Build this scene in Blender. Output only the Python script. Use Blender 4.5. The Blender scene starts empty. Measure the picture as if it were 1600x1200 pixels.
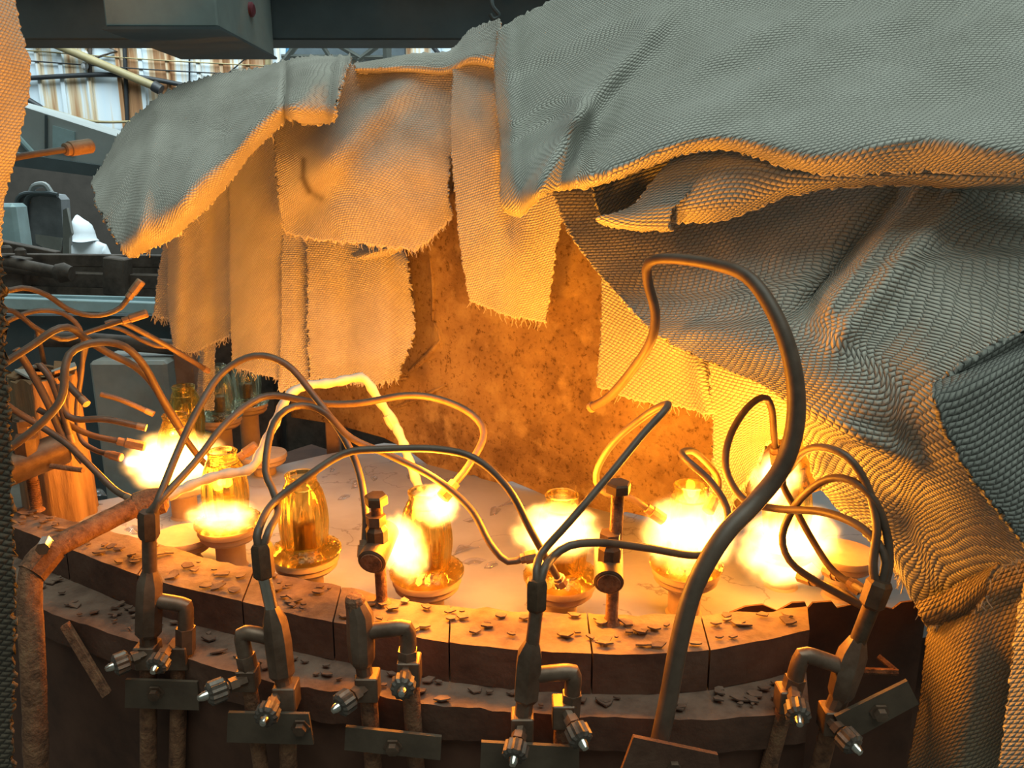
import bpy, bmesh, math, random
from mathutils import Vector, Matrix, noise
random.seed(7)
scene = bpy.context.scene
col = scene.collection
R = math.radians

# ------------------------------------------------------------------ camera
FPX = 1256.0
PITCH = R(14.0)
CAM = Vector((0.0, 0.0, 1.62))
cam_d = bpy.data.cameras.new('camera')
cam_d.sensor_width = 36.0
cam_d.lens = 36.0 * FPX / 1600.0
cam_d.clip_start = 0.02
cam = bpy.data.objects.new('camera', cam_d)
cam.location = CAM
cam.rotation_euler = (R(90) - PITCH, 0, 0)
col.objects.link(cam)
scene.camera = cam

# ------------------------------------------------------------------ daylight, rear fill lamp, exposure
world = bpy.data.worlds.new('overcast_sky')
scene.world = world
world.use_nodes = True
wbg = world.node_tree.nodes['Background']
wbg.inputs[0].default_value = (0.62, 0.745, 0.67, 1)
wbg.inputs[1].default_value = 0.19
sun_d = bpy.data.lights.new('hazy_daylight', 'SUN')
sun_d.energy = 1.75
sun_d.angle = R(50)
sun_d.color = (0.86, 1.0, 0.91)
sun = bpy.data.objects.new('hazy_daylight', sun_d)
sun.rotation_euler = (R(12), R(10), 0)
sun.location = (0, -2, 6)
col.objects.link(sun)
rear_fill_d = bpy.data.lights.new('rear_fill_light', 'AREA')      # added area lamp that brightens the back wall, no roof opening here
rear_fill_d.shape = 'RECTANGLE'
rear_fill_d.size = 8.0
rear_fill_d.size_y = 3.0
rear_fill_d.energy = 620
rear_fill_d.color = (0.80, 0.95, 1.0)
rear_fill_l = bpy.data.objects.new('rear_fill_light', rear_fill_d)
rear_fill_l.location = (-3.2, 7.6, 6.4)
rear_fill_l.rotation_euler = (R(28), 0, 0)
col.objects.link(rear_fill_l)
vs = scene.view_settings
vs.view_transform = 'Standard'
vs.look = 'None'
vs.gamma = 1.0
vs.use_curve_mapping = False
vs.exposure = 0.0

# ------------------------------------------------------------------ pixel -> place
_f = Vector((0, math.cos(PITCH), -math.sin(PITCH)))
_u = Vector((0, math.sin(PITCH), math.cos(PITCH)))
def ray(px, py):
    return Vector(((px - 800) / FPX, 0, 0)) + _f + _u * (-(py - 600) / FPX)
def AY(px, py, y):            # the point seen at a pixel on the upright plane at depth y
    r = ray(px, py)
    return CAM + r * (y / r.y)
def AZ(px, py, z):            # the point seen at a pixel on the level plane at height z
    r = ray(px, py)
    return CAM + r * ((z - CAM.z) / r.z)
def ppm(p):                   # pixels in a metre at a place
    return FPX / (Vector(p) - CAM).dot(_f)

# ------------------------------------------------------------------ materials
class NT:
    def __init__(s, name):
        s.m = bpy.data.materials.new(name)
        s.m.use_nodes = True
        s.t = s.m.node_tree
        s.b = s.t.nodes.get('Principled BSDF')
        s.out = s.t.nodes.get('Material Output')
    def n(s, typ, **kw):
        d = s.t.nodes.new(typ)
        for k, v in kw.items():
            if k.startswith('i_'):
                key = k[2:]
                key = int(key) if key.isdigit() else key
                d.inputs[key].default_value = v
            else:
                setattr(d, k, v)
        return d
    def l(s, a, b):
        s.t.links.new(a, b)
    def math(s, op, a, b=None, c=None):
        d = s.n('ShaderNodeMath', operation=op)
        for i, v in enumerate((a, b, c)):
            if v is None: continue
            if isinstance(v, (int, float)): d.inputs[i].default_value = v
            else: s.l(v, d.inputs[i])
        return d.outputs[0]
    def ramp(s, fac, stops):
        d = s.n('ShaderNodeValToRGB')
        e = d.color_ramp.elements
        while len(e) < len(stops): e.new(0.5)
        for el, (p, c) in zip(e, stops):
            el.position = p
            el.color = tuple(c) + (1,) if len(c) == 3 else c
        s.l(fac, d.inputs[0])
        return d.outputs[0]
    def mix(s, fac, a, b, blend='MIX'):
        d = s.n('ShaderNodeMix', data_type='RGBA', blend_type=blend)
        for i, v in ((0, fac), (6, a), (7, b)):
            if isinstance(v, (int, float)): d.inputs[i].default_value = v
            elif isinstance(v, tuple): d.inputs[i].default_value = v + (1,) if len(v) == 3 else v
            else: s.l(v, d.inputs[i])
        return d.outputs[2]
    def noise(s, vec, scale, detail=4, rough=0.55):
        d = s.n('ShaderNodeTexNoise')
        d.inputs['Scale'].default_value = scale
        d.inputs['Detail'].default_value = detail
        d.inputs['Roughness'].default_value = rough
        if vec is not None: s.l(vec, d.inputs['Vector'])
        return d.outputs['Fac']
    def bump(s, h, strength=0.5, dist=0.003):
        d = s.n('ShaderNodeBump')
        d.inputs['Strength'].default_value = strength
        d.inputs['Distance'].default_value = dist
        s.l(h, d.inputs['Height'])
        s.l(d.outputs[0], s.b.inputs['Normal'])
    def pos(s, scale=(1, 1, 1)):
        c = s.n('ShaderNodeNewGeometry')
        mp = s.n('ShaderNodeMapping')
        mp.inputs['Scale'].default_value = scale
        s.l(c.outputs['Position'], mp.inputs['Vector'])
        return mp.outputs[0]
    def obj(s, scale=(1, 1, 1)):
        c = s.n('ShaderNodeTexCoord')
        mp = s.n('ShaderNodeMapping')
        mp.inputs['Scale'].default_value = scale
        s.l(c.outputs['Object'], mp.inputs['Vector'])
        return mp.outputs[0]

def mottled(name, stops, scale=12, rough=0.7, metal=0.0, bump=0.3, bdist=0.002, stretch=(1, 1, 1), coord='pos', detail=6):
    t = NT(name)
    v = t.pos(stretch) if coord == 'pos' else t.obj(stretch)
    f = t.noise(v, scale, detail, 0.62)
    n = len(stops)
    t.l(t.ramp(f, [(0.30 + 0.42 * i / max(1, n - 1), c) for i, c in enumerate(stops)]), t.b.inputs['Base Color'])
    t.b.inputs['Roughness'].default_value = rough
    t.b.inputs['Metallic'].default_value = metal
    if bump: t.bump(t.noise(v, scale * 3.1, 5), bump, bdist)
    return t.m

def weave(name, c1, c2, pitch=0.0075, rough=0.95, strength=0.9, grime=0.5, aspect=0.72):
    """plain heavy cloth: staggered yarn loops, from the cloth's own UV in metres"""
    t = NT(name)
    uv = t.n('ShaderNodeUVMap')
    sp = t.n('ShaderNodeSeparateXYZ')
    nz = t.n('ShaderNodeTexNoise')
    nz.inputs['Scale'].default_value = 18
    nz.inputs['Detail'].default_value = 2
    t.l(uv.outputs[0], nz.inputs['Vector'])
    ad = t.n('ShaderNodeVectorMath', operation='MULTIPLY_ADD')
    t.l(nz.outputs['Color'], ad.inputs[0])
    ad.inputs[1].default_value = (0.005, 0.005, 0)
    t.l(uv.outputs[0], ad.inputs[2])
    t.l(ad.outputs[0], sp.inputs[0])
    v = t.math('DIVIDE', sp.outputs[1], pitch * aspect)
    row = t.math('FLOOR', v)
    off = t.math('MULTIPLY', t.math('MODULO', row, 2.0), 0.5)
    u = t.math('ADD', t.math('DIVIDE', sp.outputs[0], pitch), off)
    fu = t.math('FRACT', u)
    fv = t.math('FRACT', v)
    slant = t.math('FRACT', t.math('ADD', fu, t.math('MULTIPLY', fv, 0.3)))
    su = t.math('SINE', t.math('MULTIPLY', slant, math.pi))
    sv = t.math('SINE', t.math('MULTIPLY', fv, math.pi))
    h = t.math('POWER', t.math('ABSOLUTE', t.math('MULTIPLY', su, sv)), 0.55)
    fine = t.noise(uv.outputs[0], 900, 2)
    hh = t.math('ADD', h, t.math('MULTIPLY', fine, 0.25))
    big = t.noise(uv.outputs[0], 7, 6, 0.6)
    cc = t.mix(t.math('MULTIPLY', t.ramp(big, [(0.38, (0, 0, 0)), (0.68, (1, 1, 1))]), grime), c1, c2)
    st = t.n('ShaderNodeAttribute', attribute_name='stain')     # scorch marks and dirt with a shape of their own
    cc = t.mix(st.outputs['Fac'], cc, (0.09, 0.075, 0.06))
    gap = t.ramp(h, [(0.0, (0.30, 0.30, 0.30)), (0.45, (1, 1, 1))])  # shade between the yarn loops put into the colour as darker gaps
    t.l(t.mix(0.75, cc, gap, 'MULTIPLY'), t.b.inputs['Base Color'])
    t.b.inputs['Roughness'].default_value = rough
    t.b.inputs['Specular IOR Level'].default_value = 0.1
    t.b.inputs['Sheen Weight'].default_value = 0.12
    t.bump(hh, strength, pitch * 0.5)
    return t.m

M = {}
M['canvas'] = weave('grey_canvas', (0.66, 0.67, 0.62), (0.46, 0.46, 0.41), 0.0085)
M['canvas_near'] = weave('coarse_canvas', (0.64, 0.63, 0.56), (0.42, 0.41, 0.35), 0.0098, strength=1.0)
M['canvas_fine'] = weave('fine_canvas', (0.70, 0.69, 0.64), (0.42, 0.40, 0.36), 0.0068, strength=0.8, grime=0.55)
M['canvas_dark'] = weave('dark_canvas', (0.33, 0.34, 0.31), (0.20, 0.20, 0.18), 0.0098, strength=1.0)  # darker canvas colour for the overlapping flap and the pocket fold
M['canvas_tan'] = weave('tan_canvas', (0.34, 0.28, 0.19), (0.24, 0.19, 0.125), 0.0085, strength=1.0)
M['canvas_brown'] = weave('dark_brown_canvas', (0.16, 0.13, 0.095), (0.10, 0.08, 0.06), 0.0085, strength=1.0)  # darkest brown canvas colour, for the near curtain
M['yarn'] = mottled('yarn', [(0.6, 0.58, 0.5), (0.42, 0.38, 0.3)], 90, 0.95, bump=0)
def crust():
    t = NT('rust_crust')
    v = t.pos()
    a = t.noise(v, 5, 8, 0.65)
    b = t.noise(v, 95, 4, 0.7)
    c = t.noise(v, 16, 5, 0.6)
    base = t.ramp(a, [(0.36, (0.13, 0.075, 0.035)), (0.5, (0.24, 0.155, 0.075)), (0.64, (0.34, 0.24, 0.12))])
    spots = t.ramp(b, [(0.34, (0.30, 0.2, 0.12)), (0.46, (1, 1, 1))])
    m = t.mix(0.85, base, spots, 'MULTIPLY')
    m = t.mix(t.ramp(c, [(0.52, (0, 0, 0)), (0.66, (1, 1, 1))]), m, (0.34, 0.25, 0.13))
    t.l(m, t.b.inputs['Base Color'])
    t.b.inputs['Roughness'].default_value = 0.75
    t.bump(t.math('ADD', b, c), 0.55, 0.006)
    return t.m
M['crust'] = crust()
M['rust_block'] = mottled('scaled_rust_iron', [(0.060, 0.024, 0.013), (0.105, 0.046, 0.026), (0.14, 0.072, 0.045)], 14, 0.85, bump=0.6, bdist=0.004)
M['rust_top'] = mottled('flaking_rim_top', [(0.07, 0.038, 0.025), (0.16, 0.10, 0.07), (0.21, 0.145, 0.105)], 16, 0.8, bump=0.7, bdist=0.004)
M['rust_dark'] = mottled('dark_brown_iron', [(0.055, 0.021, 0.011), (0.095, 0.039, 0.021), (0.125, 0.056, 0.032)], 9, 0.85, bump=0.4)
M['rust_pipe'] = mottled('rust_pipe', [(0.08, 0.035, 0.018), (0.22, 0.10, 0.05), (0.30, 0.16, 0.08)], 60, 0.9, bump=0.8, bdist=0.004)
M['steel'] = mottled('worn_steel', [(0.11, 0.065, 0.042), (0.18, 0.115, 0.078), (0.26, 0.18, 0.13)], 25, 0.45, 0.55, bump=0.15)
M['plate'] = mottled('olive_iron_plate', [(0.075, 0.05, 0.032), (0.125, 0.088, 0.058)], 20, 0.7, bump=0.3)
M['chrome'] = mottled('bright_steel', [(0.5, 0.47, 0.42), (0.7, 0.67, 0.6)], 30, 0.22, 1.0, bump=0)
M['brass_dark'] = mottled('dark_brass', [(0.08, 0.045, 0.026), (0.16, 0.10, 0.06)], 50, 0.5, 0.5, bump=0.2)
M['knob'] = mottled('knob_iron', [(0.07, 0.05, 0.04), (0.2, 0.17, 0.14)], 50, 0.45, 0.5, bump=0.2)
M['hose'] = mottled('tan_rubber_hose', [(0.075, 0.046, 0.03), (0.11, 0.072, 0.048), (0.135, 0.092, 0.065)], 30, 0.5, bump=0.12)
M['hose_dark'] = mottled('brown_rubber_hose', [(0.10, 0.065, 0.045), (0.17, 0.115, 0.08)], 30, 0.5, bump=0.12)
M['hose_white'] = mottled('white_tape', [(0.50, 0.46, 0.40), (0.66, 0.63, 0.58)], 30, 0.7, bump=0.4)
M['nozzle'] = mottled('burnt_nozzle', [(0.20, 0.11, 0.06), (0.36, 0.24, 0.15)], 60, 0.55, 0.3, bump=0.2)
M['ceramic'] = mottled('pedestal_clay', [(0.36, 0.24, 0.15), (0.46, 0.33, 0.21)], 25, 0.75, bump=0.2)
M['wood'] = mottled('charred_wood', [(0.10, 0.05, 0.025), (0.22, 0.13, 0.065), (0.30, 0.19, 0.10)], 30, 0.9, bump=0.7, bdist=0.005, stretch=(1, 1, 0.12))
def slate():
    t = NT('pale_slab')
    v = t.pos()
    f = t.noise(v, 4, 6)
    base = t.ramp(f, [(0.35, (0.24, 0.235, 0.24)), (0.6, (0.35, 0.35, 0.365))])
    vo = t.n('ShaderNodeTexVoronoi', feature='DISTANCE_TO_EDGE')
    vo.inputs['Scale'].default_value = 4.5
    nn = t.n('ShaderNodeTexNoise'); nn.inputs['Scale'].default_value = 6; nn.inputs['Detail'].default_value = 6
    t.l(v, nn.inputs['Vector'])
    t.l(t.mix(0.35, v, nn.outputs['Color']), vo.inputs['Vector'])
    ck = t.ramp(vo.outputs['Distance'], [(0.0, (0.42, 0.38, 0.36)), (0.012, (1, 1, 1))])
    t.l(t.mix(0.8, base, ck, 'MULTIPLY'), t.b.inputs['Base Color'])
    t.b.inputs['Roughness'].default_value = 0.45
    t.bump(t.noise(v, 40, 5), 0.25, 0.002)
    return t.m
M['slab'] = slate()
def glass(name, tint):
    t = NT(name)
    tr = t.n('ShaderNodeBsdfTransparent'); tr.inputs[0].default_value = tint + (1,)
    g = t.n('ShaderNodeBsdfGlass'); g.inputs['Color'].default_value = tint + (1,)
    g.inputs['Roughness'].default_value = 0.03; g.inputs['IOR'].default_value = 1.45
    mx = t.n('ShaderNodeMixShader'); mx.inputs[0].default_value = 0.78 if name != 'clear_glass' else 0.45
    t.l(tr.outputs[0], mx.inputs[1]); t.l(g.outputs[0], mx.inputs[2])
    t.l(mx.outputs[0], t.out.inputs['Surface'])
    return t.m
M['glass_amber'] = glass('amber_glass', (1.0, 0.92, 0.62))
M['glass_green'] = glass('pale_green_glass', (0.97, 0.99, 0.92))
M['glass_clear'] = glass('clear_glass', (0.99, 0.99, 1.0))
def paint(name, c, rough=0.55, metal=0.0, var=0.35, scale=6):
    d = tuple(x * (1 - var) for x in c)
    return mottled(name, [d, c], scale, rough, metal, bump=0.12)
M['beam'] = paint('dark_bluegrey_paint', (0.085, 0.115, 0.13), 0.6)
M['box'] = paint('grey_cabinet_paint', (0.30, 0.37, 0.37), 0.55)
M['black'] = paint('black_cable', (0.03, 0.035, 0.04), 0.5)
M['yellowpipe'] = paint('ochre_conduit', (0.40, 0.33, 0.17), 0.5)
M['blue'] = paint('blue_paint', (0.06, 0.24, 0.42), 0.5)
M['railblue'] = paint('pale_blue_rail', (0.46, 0.66, 0.72), 0.3, 0.1)
M['duct'] = paint('grey_sheet_duct', (0.42, 0.47, 0.48), 0.6, 0.0, 0.25, 3)
M['darkshade'] = paint('dark_brown_board', (0.075, 0.065, 0.055), 0.8)  # plain dark brown for the recess board and casing leg
M['greybag'] = paint('dusty_grey_casing', (0.28, 0.31, 0.34), 0.7, 0, 0.4, 9)
M['jacket'] = paint('white_cotton', (0.72, 0.80, 0.86), 0.9, 0, 0.12)
M['trousers'] = paint('dark_trousers', (0.05, 0.055, 0.07), 0.9)
M['skin'] = paint('skin', (0.45, 0.28, 0.2), 0.6)
M['cardboard'] = paint('pale_scrap_board', (0.42, 0.44, 0.42), 0.8)
M['iron_bg'] = mottled('background_iron', [(0.03, 0.022, 0.018), (0.085, 0.065, 0.052), (0.13, 0.105, 0.088)], 12, 0.7, bump=0.3)
M['red'] = paint('faded_red_lamp', (0.22, 0.05, 0.07), 0.5)
M['porcelain'] = paint('porcelain', (0.75, 0.78, 0.8), 0.25)
M['frame'] = mottled('frame_post', [(0.16, 0.09, 0.06), (0.36, 0.25, 0.18)], 12, 0.8, bump=0.3)
def floor_mat():
    t = NT('dusty_concrete')
    v = t.pos()
    f = t.noise(v, 1.6, 8, 0.65)
    t.l(t.ramp(f, [(0.35, (0.07, 0.06, 0.05)), (0.65, (0.20, 0.18, 0.155))]), t.b.inputs['Base Color'])
    t.b.inputs['Roughness'].default_value = 0.9
    t.bump(t.noise(v, 14, 6), 0.5, 0.02)
    return t.m
M['floor'] = floor_mat()
def wall_mat():
    t = NT('rust_streaked_white_sheet')
    v = t.pos((5.2, 1, 0.2))
    w = t.pos((1.7, 1, 0.2))
    a = t.noise(v, 1.0, 4, 0.6)
    b = t.noise(w, 1.0, 3, 0.5)
    s = t.math('ADD', t.math('MULTIPLY', a, 0.6), t.math('MULTIPLY', b, 0.5))
    c = t.ramp(s, [(0.36, (0.62, 0.76, 0.86)), (0.525, (0.70, 0.79, 0.84)), (0.56, (0.68, 0.56, 0.38)), (0.60, (0.40, 0.20, 0.085)), (0.68, (0.19, 0.085, 0.04))])
    t.l(c, t.b.inputs['Base Color'])
    t.b.inputs['Roughness'].default_value = 0.6
    return t.m
M['wall'] = wall_mat()

def flame_mat(name, strength, colr, noise_scale=3.0, power=2.2, n_amt=0.9):
    """burning gas: emission that falls off from the core, with ragged edges"""
    t = NT(name)
    t.t.nodes.remove(t.b)
    tc = t.n('ShaderNodeTexCoord')
    nz = t.n('ShaderNodeTexNoise')
    nz.inputs['Scale'].default_value = noise_scale
    nz.inputs['Detail'].default_value = 3
    oi = t.n('ShaderNodeObjectInfo')
    sh = t.n('ShaderNodeVectorMath', operation='ADD')
    t.l(tc.outputs['Object'], sh.inputs[0])
    sc = t.n('ShaderNodeVectorMath', operation='SCALE')
    t.l(oi.outputs['Location'], sc.inputs[0]); sc.inputs['Scale'].default_value = 17.0
    t.l(sc.outputs[0], sh.inputs[1])
    t.l(sh.outputs[0], nz.inputs['Vector'])
    ln = t.n('ShaderNodeVectorMath', operation='LENGTH')
    t.l(tc.outputs['Object'], ln.inputs[0])
    d = t.math('ADD', ln.outputs['Value'], t.math('MULTIPLY', t.math('SUBTRACT', nz.outputs['Fac'], 0.5), n_amt))
    k = t.math('SUBTRACT', 1.0, d); k.node.use_clamp = True
    edge = t.math('SUBTRACT', 1.0, ln.outputs['Value']); edge.node.use_clamp = True
    edge = t.math('MULTIPLY', edge, 5.0); edge.node.use_clamp = True
    k = t.math('MULTIPLY', t.math('POWER', k, power), edge)
    em = t.n('ShaderNodeEmission')
    em.inputs[0].default_value = colr + (1,)
    t.l(t.math('MULTIPLY', k, strength), em.inputs[1])
    t.l(em.outputs[0], t.out.inputs['Volume'])
    return t.m
M['flame'] = flame_mat('burning_gas', 380.0, (1.0, 0.42, 0.07))
M['flame_hot'] = flame_mat('burning_gas_hot', 900.0, (1.0, 0.46, 0.10), 2.4, 2.0, 0.95)
M['flame_blue'] = flame_mat('burning_gas_tip', 260.0, (0.75, 0.72, 1.0), 3.0, 1.8, 0.5)

# ------------------------------------------------------------------ object helpers
def wloc(o):
    v = Vector((0, 0, 0))
    while o is not None:
        v += o.location
        o = o.parent
    return v
def tag(o, label=None, cat=None, group=None, kind=None):
    if label: o['label'] = label
    if cat: o['category'] = cat
    if group: o['group'] = group
    if kind: o['kind'] = kind
    return o
def empty(name, loc, label=None, cat=None, group=None):
    o = bpy.data.objects.new(name, None)
    o.empty_display_size = 0.02
    o.location = loc
    col.objects.link(o)
    return tag(o, label, cat, group)
def build(name, geo, mat, parent=None, origin=None, sharp=35, uv=None):
    """geo = (verts in world space, faces); links ONE mesh object"""
    vs_, fs = geo
    vs_ = [Vector(v) for v in vs_]
    if parent is not None:
        base = wloc(parent); loc = Vector((0, 0, 0))
    else:
        if origin is None:
            n = len(vs_)
            zmin = min(v.z for v in vs_)
            origin = Vector((sum(v.x for v in vs_) / n, sum(v.y for v in vs_) / n, zmin))
        base = Vector(origin); loc = base
    me = bpy.data.meshes.new(name)
    me.from_pydata([v - base for v in vs_], [], fs)
    me.materials.append(M[mat] if isinstance(mat, str) else mat)
    if uv is not None:
        lay = me.uv_layers.new(name='UVMap')
        for lp in me.loops:
            lay.data[lp.index].uv = uv[lp.vertex_index]
    if sharp is not None:
        me.shade_smooth()
        me.set_sharp_from_angle(angle=R(sharp))
    me.update()
    o = bpy.data.objects.new(name, me)
    o.location = loc
    o.parent = parent
    col.objects.link(o)
    return o
def copy_tree(o, parent=None):
    c = o.copy()
    col.objects.link(c)
    c.parent = parent
    for ch in list(o.children):
        copy_tree(ch, c)
    return c
def join(*gs):
    V, F = [], []
    for v, f in gs:
        b = len(V)
        V += list(v)
        F += [tuple(i + b for i in q) for q in f]
    return V, F

def catmull(pts, n):
    """n points along a smooth curve through pts (each a tuple of floats), even in arc length"""
    P = [Vector(p) for p in pts]
    if len(P) == 2:
        return [P[0].lerp(P[1], i / (n - 1)) for i in range(n)]
    dense = []
    K = 12
    for i in range(len(P) - 1):
        p0 = P[i - 1] if i else P[0] * 2 - P[1]
        p1, p2 = P[i], P[i + 1]
        p3 = P[i + 2] if i + 2 < len(P) else P[-1] * 2 - P[-2]
        for k in range(K):
            t = k / K
            dense.append(0.5 * ((2 * p1) + (p2 - p0) * t + (2 * p0 - 5 * p1 + 4 * p2 - p3) * t * t + (3 * p1 - p0 - 3 * p2 + p3) * t ** 3))
    dense.append(P[-1])
    d = [0.0]
    for a, b in zip(dense, dense[1:]): d.append(d[-1] + (b - a).length)
    out, j = [], 0
    for i in range(n):
        s = d[-1] * i / (n - 1)
        while j < len(d) - 2 and d[j + 1] < s: j += 1
        seg = d[j + 1] - d[j]
        out.append(dense[j].lerp(dense[j + 1], 0 if seg < 1e-9 else min(1, (s - d[j]) / seg)))
    return out

def sweep(path, radii, n=10, caps=True, roll=0.0):
    """a tube along path; radii one number or one per point"""
    path = [Vector(p) for p in path]
    m = len(path)
    if isinstance(radii, (int, float)): radii = [radii] * m
    V, F = [], []
    up = None
    for i in range(m):
        a = path[max(0, i - 1)]; b = path[min(m - 1, i + 1)]
        t = (b - a)
        if t.length < 1e-9:
            t = path[-1] - path[0]
        t.normalize()
        if up is None:
            up = t.cross(Vector((0, 0, 1)))
            if up.length < 1e-3: up = t.cross(Vector((0, 1, 0)))
            up.normalize()
        else:
            up = (up - t * up.dot(t)).normalized()
        w = t.cross(up)
        for k in range(n):
            a_ = 2 * math.pi * k / n + roll
            V.append(path[i] + (up * math.cos(a_) + w * math.sin(a_)) * radii[i])
    for i in range(m - 1):
        for k in range(n):
            k2 = (k + 1) % n
            F.append((i * n + k, i * n + k2, (i + 1) * n + k2, (i + 1) * n + k))
    if caps:
        F.append(tuple(range(n - 1, -1, -1)))
        F.append(tuple((m - 1) * n + k for k in range(n)))
    return V, F
def turned(a, b, stations, n=16, flute=0, depth=0.0):
    """a turned piece from a to b: stations = (share of length, radius)"""
    a, b = Vector(a), Vector(b)
    ax = (b - a)
    t = ax.normalized()
    up = t.cross(Vector((0, 0, 1)))
    if up.length < 1e-3: up = t.cross(Vector((1, 0, 0)))
    up.normalize()
    w = t.cross(up)
    V, F = [], []
    for s, r in stations:
        for k in range(n):
            rr = r
            if flute: rr = r * (1 - depth * (k % 2))
            an = 2 * math.pi * k / n
            V.append(a + ax * s + (up * math.cos(an) + w * math.sin(an)) * rr)
    m = len(stations)
    for i in range(m - 1):
        for k in range(n):
            k2 = (k + 1) % n
            F.append((i * n + k, i * n + k2, (i + 1) * n + k2, (i + 1) * n + k))
    F.append(tuple(range(n - 1, -1, -1)))
    F.append(tuple((m - 1) * n + k for k in range(n)))
    return V, F
def boxg(c, ex, ey, ez, bev=0.0):
    """box with half-axis vectors; optional bevelled edges"""
    c, ex, ey, ez = Vector(c), Vector(ex), Vector(ey), Vector(ez)
    bm = bmesh.new()
    vv = [bm.verts.new(c + ex * x + ey * y + ez * z) for x in (-1, 1) for y in (-1, 1) for z in (-1, 1)]
    for f in ((0, 1, 3, 2), (4, 6, 7, 5), (0, 4, 5, 1), (2, 3, 7, 6), (0, 2, 6, 4), (1, 5, 7, 3)):
        bm.faces.new([vv[i] for i in f])
    bmesh.ops.recalc_face_normals(bm, faces=bm.faces)
    if bev:
        bmesh.ops.bevel(bm, geom=bm.edges[:], offset=bev, segments=1, affect='EDGES')
    bm.verts.index_update()
    V = [v.co.copy() for v in bm.verts]
    F = [tuple(v.index for v in f.verts) for f in bm.faces]
    bm.free()
    return V, F
def abox(x0, x1, y0, y1, z0, z1, bev=0.0):
    return boxg(((x0 + x1) / 2, (y0 + y1) / 2, (z0 + z1) / 2), ((x1 - x0) / 2, 0, 0), (0, (y1 - y0) / 2, 0), (0, 0, (z1 - z0) / 2), bev)
def prism(poly, vec):
    """a flat outline (3D points) given thickness along vec"""
    poly = [Vector(p) for p in poly]
    vec = Vector(vec)
    n = len(poly)
    V = poly + [p + vec for p in poly]
    F = [tuple(range(n - 1, -1, -1)), tuple(range(n, 2 * n))]
    F += [(i, (i + 1) % n, n + (i + 1) % n, n + i) for i in range(n)]
    return V, F
def hosepath(pts, n=None):
    P = [AY(*p) for p in pts]
    L = sum((b - a).length for a, b in zip(P, P[1:]))
    return catmull(P, n or max(12, int(L / 0.012)))

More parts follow.
